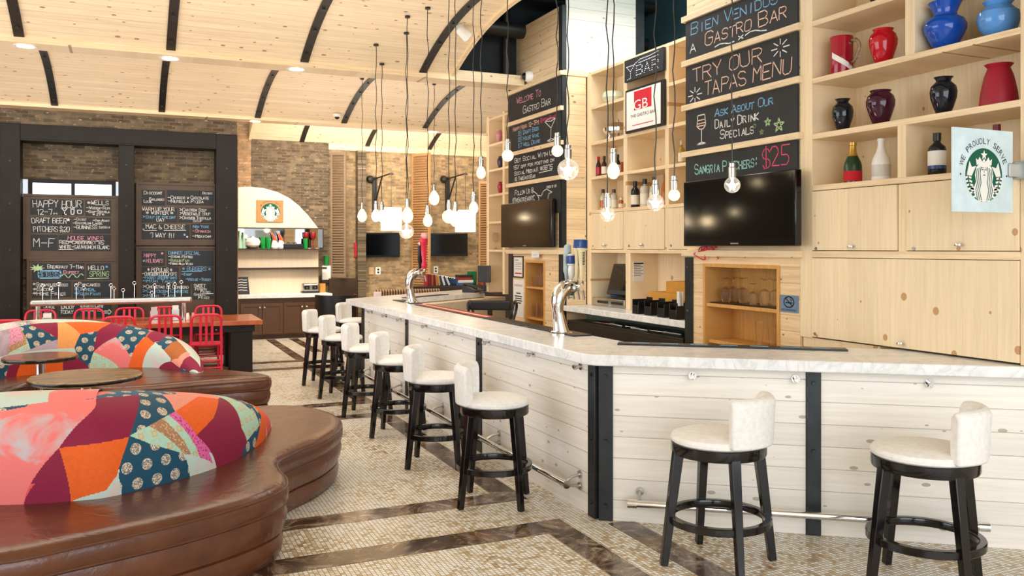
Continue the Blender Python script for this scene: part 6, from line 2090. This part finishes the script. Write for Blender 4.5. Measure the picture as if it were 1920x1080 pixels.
def bench(label, outline, podargs, patches):
    P = [Vector((p.x, p.y)) for p in spline([(x, y, 0) for x, y in outline], True, 7)]
    A = sum(P[i - 1].x * P[i].y - P[i].x * P[i - 1].y for i in range(len(P)))
    if A < 0: P.reverse()
    cx, cy_ = sum(p.x for p in P) / len(P), sum(p.y for p in P) / len(P)
    t = thing('banquette', label, 'bench', (cx, cy_, 0), 0)
    L = tuple(t.location)

    def rings(prof, cap_top=False):
        mb = MB(L)
        n = len(P)
        vs, fs = [], []
        for d, z in prof:
            vs += [(p.x, p.y, z) for p in offset(P, d)]
        for i in range(len(prof) - 1):
            fs += [(i * n + k, i * n + (k + 1) % n, (i + 1) * n + (k + 1) % n, (i + 1) * n + k) for k in range(n)]
        if cap_top: fs.append(tuple((len(prof) - 1) * n + k for k in range(n)))
        return mb.add(vs, fs)
    rings([(.05, .003), (.045, .02), (.03, .04), (.022, .09), (.03, .135), (.045, .143), (.028, .15), (.008, .20), (.0, .245), (.012, .292), (.03, .302)]).build('base_band', M['leather'], t)
    rings([(.03, .300), (.006, .306), (-.008, .33), (-.008, .375), (.0, .40), (.02, .426), (.05, .438), (.09, .443), (.13, .443)], True).build('seat', M['leather'], t)
    n = len(P)
    MB(L).tube([(p.x, p.y, .402) for p in offset(P, -.001)], .006, 6, closed=True).tube([(p.x, p.y, .303) for p in offset(P, .008)], .006, 6, closed=True).build('piping', M['piping'], t)
    pod('backrest', *podargs, patches, t, z0=.435)
    return t


O1 = [(-1.5, 4.45), (-1.0, 4.30), (-.518, 4.272), (-.248, 4.345), (.212, 4.505), (.577, 4.706), (.785, 4.91), (.843, 5.12), (.835, 5.35), (.862, 5.56), (1.03, 5.80), (1.25, 6.04),
      (1.445, 6.38), (1.52, 6.75), (1.46, 7.10), (1.27, 7.38), (.95, 7.48), (.64, 7.30), (.50, 6.98), (.36, 6.66), (.10, 6.44), (-.3, 6.36), (-.7, 6.45), (-1.2, 6.7), (-1.7, 7.3), (-2.3, 7.4), (-2.7, 6.8), (-2.55, 5.8), (-2.1, 4.9)]
F1 = [(-2.1, 6.6), (-1.75, 5.9), (-1.25, 5.37), (-.617, 5.088), (-.286, 5.01), (-.032, 5.044), (.454, 5.396), (.778, 5.9), (.962, 6.509)]
bench('nearest brown leather banquette with large coral wine and orange patchwork back', O1, (F1, .85, .525, (.5, .48), .6), PATCH_A)
O2 = [(1.32, 9.12), (1.33, 9.30), (1.2, 9.55), (.95, 9.86), (.6, 10.3), (.2, 10.75), (-.4, 11.1), (-1.2, 11.1), (-2.0, 10.7), (-2.6, 10.0), (-2.7, 9.2), (-2.3, 8.5), (-1.7, 8.25), (-1.2, 8.3), (-1.02, 8.55), (-1.02, 8.9), (-1.08, 9.3), (-.95, 9.6), (-.7, 9.62), (-.45, 9.3), (-.2, 8.98), (.15, 8.93), (.65, 9.03), (1.1, 9.06)]
F2 = [(-2.3, 9.2), (-1.8, 9.75), (-1.218, 10.05), (-.752, 10.3), (-.406, 10.4), (-.03, 10.38), (.298, 10.18), (.658, 9.613)]
bench('brown leather banquette farther back with teal medallion patchwork back facing the viewer', O2, (F2, .6, .56, (.6, .95), .6), PATCH_B)


def round_table(label, x, y, z, r, m):
    t = thing('round_table', label, 'table', (x, y, .002))
    MB().lathe([(r - .012, z - .045), (r, z - .035), (r, z - .008), (r - .008, z)], (0, 0, 0), 48).build('tabletop', m, t)
    MB().lathe([(r + .002, z - .034), (r + .004, z - .022), (r + .002, z - .012)], (0, 0, 0), 48, cap=False).build('edge_band', M['blackwood'], t)
    MB().lathe([(.042, .03), (.042, z - .046)], (0, 0, 0), 20).build('post', M['chrome'], t)
    MB().lathe([(.24, 0), (.24, .012), (.06, .03), (.05, .045)], (0, 0, 0), 32).build('base', M['chrome'], t)
    return t


round_table('round walnut pedestal table on a chrome post in front of the far banquette', -.79, 9.28, .74, .325, M['table_oak'])
round_table('round worn pale wood table just behind the nearest patchwork back', -.33, 7.70, .74, .42, M['table_pale'])

# ================================================================== FAR ROOM BEHIND THE BAR
def wall_tv(label, p0, p1, y=17.9):
    a, b = on_y(*p0, y), on_y(*p1, y)
    t = thing('television', label, 'television', ((a.x + b.x) / 2, y, b.z))
    L = tuple(t.location)
    MB(L).box(a.x, b.x, y, y + .06, b.z, a.z).build('bezel', plain('black_bezel', '#0d0d0e', .25), t, bevel=.006)
    MB(L).box(a.x + .03, b.x - .03, y - .003, y - .0005, b.z + .045, a.z - .03).build('screen', M['screen'], t, smooth=False)
    MB(L).box((a.x + b.x) / 2 - .2, (a.x + b.x) / 2 + .2, y + .06, 18.049, b.z + .1, a.z - .1).build('mount', M['steel_black'], t)


wall_tv('black television on the brick wall between the niche and the louvred shutter', (671, 436), (750, 482))
wall_tv('black television on the brick wall past the louvred shutter, behind the books', (806, 437), (877, 480))
for k, (px, lx0, lx1, ly0, ly1) in enumerate(((704, 717, 750, 389, 433), (841, 857, 888, 394, 435))):
    a = on_y(px, 335, 17.95)
    x, zt = a.x, a.z
    t = thing('bracket_lamp', ['pale box lampshade hanging from a black steel bracket near the niche', 'pale box lampshade hanging from a black steel bracket near the side shelving'][k], 'lamp', (x, 18.05, zt), 0, 'bracket lamps on the brick wall')
    L = (x, 18.05, zt)
    yl = 17.2
    c0_, c1_ = on_y(lx0, ly0, yl), on_y(lx1, ly1, yl)
    cx = (c0_.x + c1_.x) / 2
    MB(L).box(x - .05, x + .05, 18.0, 18.049, zt - .85, zt + .04).build('wall_bar', M['steel_black'], t)
    tip = Vector((cx, yl, zt + .06))
    MB(L).rod((x, 18.0, zt), tip, .016, 8).build('arm', M['steel_black'], t)
    MB(L).rod((x, 18.0, zt - .55), (x + (cx - x) * .45, 18.0 + (yl - 18) * .45, zt + .02), .018, 8).build('brace', M['steel_black'], t)
    MB(L).ball((x - .12, 17.93, zt - .02), .085).rod((x - .12, 17.93, zt - .02), (x, 18.0, zt), .012, 8).build('counterweight', M['steel_black'], t)
    MB(L).lathe([(.05, 0), (.05, .02), (.02, .04)], tuple(tip - Vector((0, 0, .03))), 14).build('pulley', M['steel_black'], t)
    MB(L).rod((cx, yl, c0_.z), tip, .004, 6).build('wire', M['black'], t)
    w = (c1_.x - c0_.x) / 2
    MB(L).box(cx - w, cx + w * .5, yl - w * .7, yl + w * .7, c1_.z, c0_.z).build('lampshade', M['shade_glow'], t, bevel=.01)
    MB(L).box(cx + w * .5 + .004, cx + w, yl - w * .7, yl + w * .7, c1_.z, c0_.z).build('lampshade', M['shade_glow'], t, bevel=.01)


def shutter(label, pts, z0, z1, m):
    """tall louvred panel standing on plan line pts"""
    a, b = Vector((*pts[0], 0)), Vector((*pts[1], 0))
    d = (b - a).normalized()
    n = Vector((-d.y, d.x, 0))
    w = (b - a).length
    c = (a + b) / 2
    t = thing('louvred_shutter', label, 'shutter', (c.x, c.y, z0))
    L = (c.x, c.y, z0)
    mb = MB(L)
    for q in (a + d * .02, b - d * .02): mb.obox(q + UZ * (z0 + z1) / 2, d, n, UZ, .02, .022, (z1 - z0) / 2)
    mb.obox(c + UZ * (z1 - .03), d, n, UZ, w / 2 - .04, .022, .03).obox(c + UZ * (z0 + .03), d, n, UZ, w / 2 - .04, .022, .03)
    mb.build('frame', m, t)
    sl = MB(L)
    k = int((z1 - z0 - .1) / .055)
    for i in range(k):
        z = z0 + .08 + i * .055
        sl.obox(c + UZ * z, d, (n + UZ * .8), UZ - n * .8, w / 2 - .03, .03, .005)
    sl.build('louvre_slats', m, t, smooth=False)
    return t


p0, p1 = on_y(775, 300, 17.9), on_y(796, 290, 17.9)
shutter('tall pale wood louvred shutter between the two wall televisions', ((5.66, 17.95), (5.92, 17.5)), .05, 3.85, M['shutter'])
shutter('tall wood louvred shutter at the niche corner beside the dark wainscot', ((3.86, 17.9), (4.13, 17.7)), 1.16, 3.8, M['shutter_dark'])
shutter('wood louvred shutter beside the side shelving, partly hidden', ((7.22, 17.9), (7.6, 17.7)), .05, 3.3, M['shutter'])
tag(MB().box(3.80, 4.40, 17.80, 17.86, 0, 1.14).build('wainscot', M['darkwood'], None, bevel=.004), 'dark wainscot panel under the louvred shutter by the niche', 'panel')
p = on_y(908, 338, 18.03)
tag(MB().box(p.x - .045, p.x + .045, 18.03, 18.049, 2.06, 3.24).build('vertical_banner', M['steel_black'], None), 'narrow black vertical strip beside the side shelving', 'banner')
for px, py, lb in ((696, 508, 'beige blank wall plate under the near brick wall television'), (709, 508, 'white socket plate under the near brick wall television'), (817, 506, 'white socket plate above the row of books')):
    p = on_y(px, py, 18.04)
    t = thing('wall_plate', lb, 'socket', tuple(p))
    MB().box(-.055, .055, -.006, .009, -.08, .08).build('plate', M['white'] if px != 696 else plain('beige_plate', '#c7ab84', .5), t, bevel=.003)
    if px != 696: MB().box(-.02, .02, -.008, -.006, -.05, -.01).box(-.02, .02, -.008, -.006, .01, .05).build('outlet', M['steel_black'], t)
for px, lb in ((667, 'red wall box at the side of the near brick wall television'), (802, 'red wall box at the side of the brick wall television past the shutter')):
    a, b = on_y(px - 3, 455, 18.03), on_y(px + 4, 482, 18.03)
    tag(MB().box(a.x, b.x, 17.96, 18.049, b.z, a.z).build('alarm_box', M['red_paint'], None, bevel=.004), lb, 'alarm box')

# booth, low shelf with books
tag(MB().box(4.9, 7.3, 15.55, 15.9, 0, 1.045).build('low_bookcase', M['darkwood'], None, bevel=.005), 'low dark wood bookcase wall carrying the row of books', 'bookcase')
bt = thing('booth_seat', 'brown striped booth seat back below the bookcase', 'booth', (4.65, 15.3, 0))
MB((4.65, 15.3, 0)).box(4.15, 5.75, 15.30, 15.54, 0, .46).build('seat', M['darkwood'], bt, bevel=.03)
st = NT('striped_booth_cloth')
wv = st.n('TexWave', bands_direction='X')
st.put(wv.inputs['Vector'], st.coord())
wv.inputs['Scale'].default_value = 6.0
M['stripe_booth'] = st.done(st.ramp(wv.outputs['Fac'], [(.3, C('#3a2218')), (.6, C('#a5835a'))]), .7)
MB((4.65, 15.3, 0)).box(4.15, 5.45, 15.44, 15.54, .46, 1.0).build('backrest', M['stripe_booth'], bt, bevel=.04)
bk = ['#a02030', '#7a1c2c', '#b5482c', '#5a2230', '#c2762c', '#b89a5a', '#1e3a5c', '#e2ddd0', '#16305a', '#d5d8da', '#122440', '#1a3566', '#23406e', '#2c4f86']
for k in range(14):
    px = 797 + k * 4.6
    p = on_y(px, 533, 15.7)
    hgt = .235 - .006 * k
    o = MB().box(0, .04, -.09, .09, 0, hgt).build('book', plain('book_cover', bk[k], .5), None, bevel=.003)
    MB().box(.004, .036, -.086, .092, hgt - .001, hgt + .001).build('pages', M['paper'], o)
    le = min(.06 * max(0, k - 2), .62)
    o.location = (p.x, 15.7, 1.047)
    o.rotation_euler = (0, -le, 0)
    names = ('crimson', 'dark wine', 'rust', 'dark purple', 'orange', 'straw coloured', 'navy', 'white spined', 'deep blue', 'pale grey', 'black blue', 'royal blue', 'slate blue', 'lighter blue')
    tag(o, '%s book standing in the row on the low bookcase, number-less spine leaning %s' % (names[k], 'barely' if k < 4 else 'with the rest' if k < 9 else 'strongly'), 'book', 'books on the low bookcase')
    o['label'] = '%s book in the row on the low bookcase, %s' % (names[k], 'upright' if k < 4 else 'slightly leaning' if k < 9 else 'strongly leaning')
for k, (w, hx, lb) in enumerate(((.17, '#3f6e9c', 'blue book lying at the bottom of the small book pile'), (.16, '#e9e5dc', 'white book in the middle of the small book pile'), (.15, '#8c2a26', 'red book in the small pile under the top one'), (.15, '#241a1a', 'black book on top of the small book pile'))):
    p = on_y(868, 530, 15.7)
    o = MB().box(-w, w, -.1, .1, 0, .05).build('book', plain('book_cover', hx, .5), None, bevel=.003)
    MB().box(-w + .005, w + .001, -.094, .094, .006, .044).build('pages', M['paper'], o)
    o.location = (p.x + .02 * (k % 2), 15.7, 1.047 + k * .0515)
    tag(o, lb, 'book', 'pile of books on the low bookcase')
p = on_y(885, 530, 15.7)
o = MB().lathe([(.085, 0), (.09, .01), (.1, .27), (.095, .27), (.08, .02)], (0, 0, 0), 24).build('green_vase', plain('emerald_glass', '#0f6b3c', .1), None)
o.location = (p.x, 15.7, 1.046)
tag(o, 'emerald green cylinder vase beside the pile of books', 'vase')
p = on_y(901, 530, 15.7)
o = MB().box(0, .13, -.1, .1, 0, .24).build('book', plain('book_cover', '#b5532c', .5), None, bevel=.003)
MB().box(.004, .126, -.096, .102, .238, .242).build('pages', M['paper'], o)
o.location = (p.x - .02, 15.7, 1.047)
o.rotation_euler = (0, .12, 0)
tag(o, 'thick rust orange book leaning past the emerald vase', 'book')

# tables beyond the far bar end
t = thing('bistro_table', 'dark red topped dining table behind the far bar end', 'table', (4.25, 15.6 - .9, 0))
L = tuple(t.location)
MB(L).box(3.75, 4.8, 14.35, 15.05, .72, .76).build('tabletop', M['cherry'], t, bevel=.005)
MB(L).rod((4.15, 14.7, .02), (4.15, 14.7, .72), .04, 14).lathe([(.28, 0.003), (.28, .02), (.05, .04)], (4.15, 14.7, 0), 24).build('pedestal', M['steel_black'], t)
for px, lb in ((708, 'white napkin box on the dark red table beyond the bar'), (717, 'clear shaker beside the napkin box beyond the bar')):
    p = on_y(px, 545, 14.7)
    if px == 708:
        t = thing('napkin_box', lb, 'napkin box', (p.x, 14.7, .761))
        MB().box(-.07, .07, -.05, .05, 0, .14).build('holder', M['brushed'], t, bevel=.004)
        MB().box(-.06, .06, -.04, .04, .13, .24).build('napkins', M['white'], t)
    else:
        o = MB().lathe([(.03, 0), (.03, .1), (.015, .15)], (0, 0, 0), 14).build('salt_shaker', M['white'], None)
        o.location = (p.x, 14.7, .761)
        tag(o, lb, 'shaker')
dc = thing('dark_armchair', 'black round backed chair behind the far bar corner', 'chair', (3.3, 14.9, 0))
L = tuple(dc.location)
mb = MB(L)
n = 14
vs, fs = [], []
for i in range(n + 1):
    a = pi * (1.0 + 1.0 * i / n)
    for R, z in ((.30, .40), (.32, .96), (.37, .96), (.36, .40)): vs.append((3.3 + R * cos(a), 14.9 + R * sin(a), z))
for i in range(n): fs += [(i * 4 + j, i * 4 + (j + 1) % 4, (i + 1) * 4 + (j + 1) % 4, (i + 1) * 4 + j) for j in range(4)]
fs += [(3, 2, 1, 0), (n * 4, n * 4 + 1, n * 4 + 2, n * 4 + 3)]
mb.add(vs, fs).build('backrest', M['black'], dc)
MB(L).lathe([(.30, .38), (.31, .42), (.28, .47)], (3.3, 14.9, 0), 24).build('seat', M['black'], dc)
for a in (45, 135, 225, 315): MB(L).rod((3.3 + .26 * cos(radians(a)), 14.9 + .26 * sin(radians(a)), .002), (3.3 + .22 * cos(radians(a)), 14.9 + .22 * sin(radians(a)), .40), .02, 8).build('leg', M['blackwood'], dc)

# telephone and card terminal at the far bar end
p = on_z(925, 548, 1.092)
ph = thing('telephone', 'black desk telephone on the far marble bar end', 'telephone', (4.84, 12.25, 1.0925), radians(35))
MB().add([(-.12, -.12, 0), (.12, -.12, 0), (.12, .12, 0), (-.12, .12, 0), (-.12, -.12, .03), (.12, -.12, .03), (.12, .12, .12), (-.12, .12, .12)],
         [(3, 2, 1, 0), (4, 5, 6, 7), (0, 1, 5, 4), (1, 2, 6, 5), (2, 3, 7, 6), (3, 0, 4, 7)]).build('base', M['black'], ph, bevel=.006)
MB().tube(spline([(-.08, -.13, .06), (-.08, -.09, .085), (-.08, .05, .125), (-.08, .11, .12)], False, 4), .022, 10).build('handset', M['black'], ph)
mb = MB()
for i in range(3):
    for j in range(4): mb.box(-.02 + i * .04, .005 + i * .04, -.09 + j * .035, -.065 + j * .035, .045 + j * .0125, .056 + j * .0125)
mb.build('keypad', plain('grey_keys', '#a9adb0', .5), ph)
ct = thing('monitor', 'small dark monitor turned sideways behind the telephone on the bar', 'monitor', (4.93, 12.0, 1.0925), radians(-70))
MB().lathe([(.08, 0), (.08, .012), (.02, .02)], (0, 0, 0), 20).build('base', M['black'], ct)
MB().rod((0, 0, .015), (0, 0, .2), .014, 10).build('stem', M['black'], ct)
MB().box(-.14, .14, -.015, .015, .16, .42).build('housing', plain('dark_grey_housing', '#3d4146', .4), ct, bevel=.012)
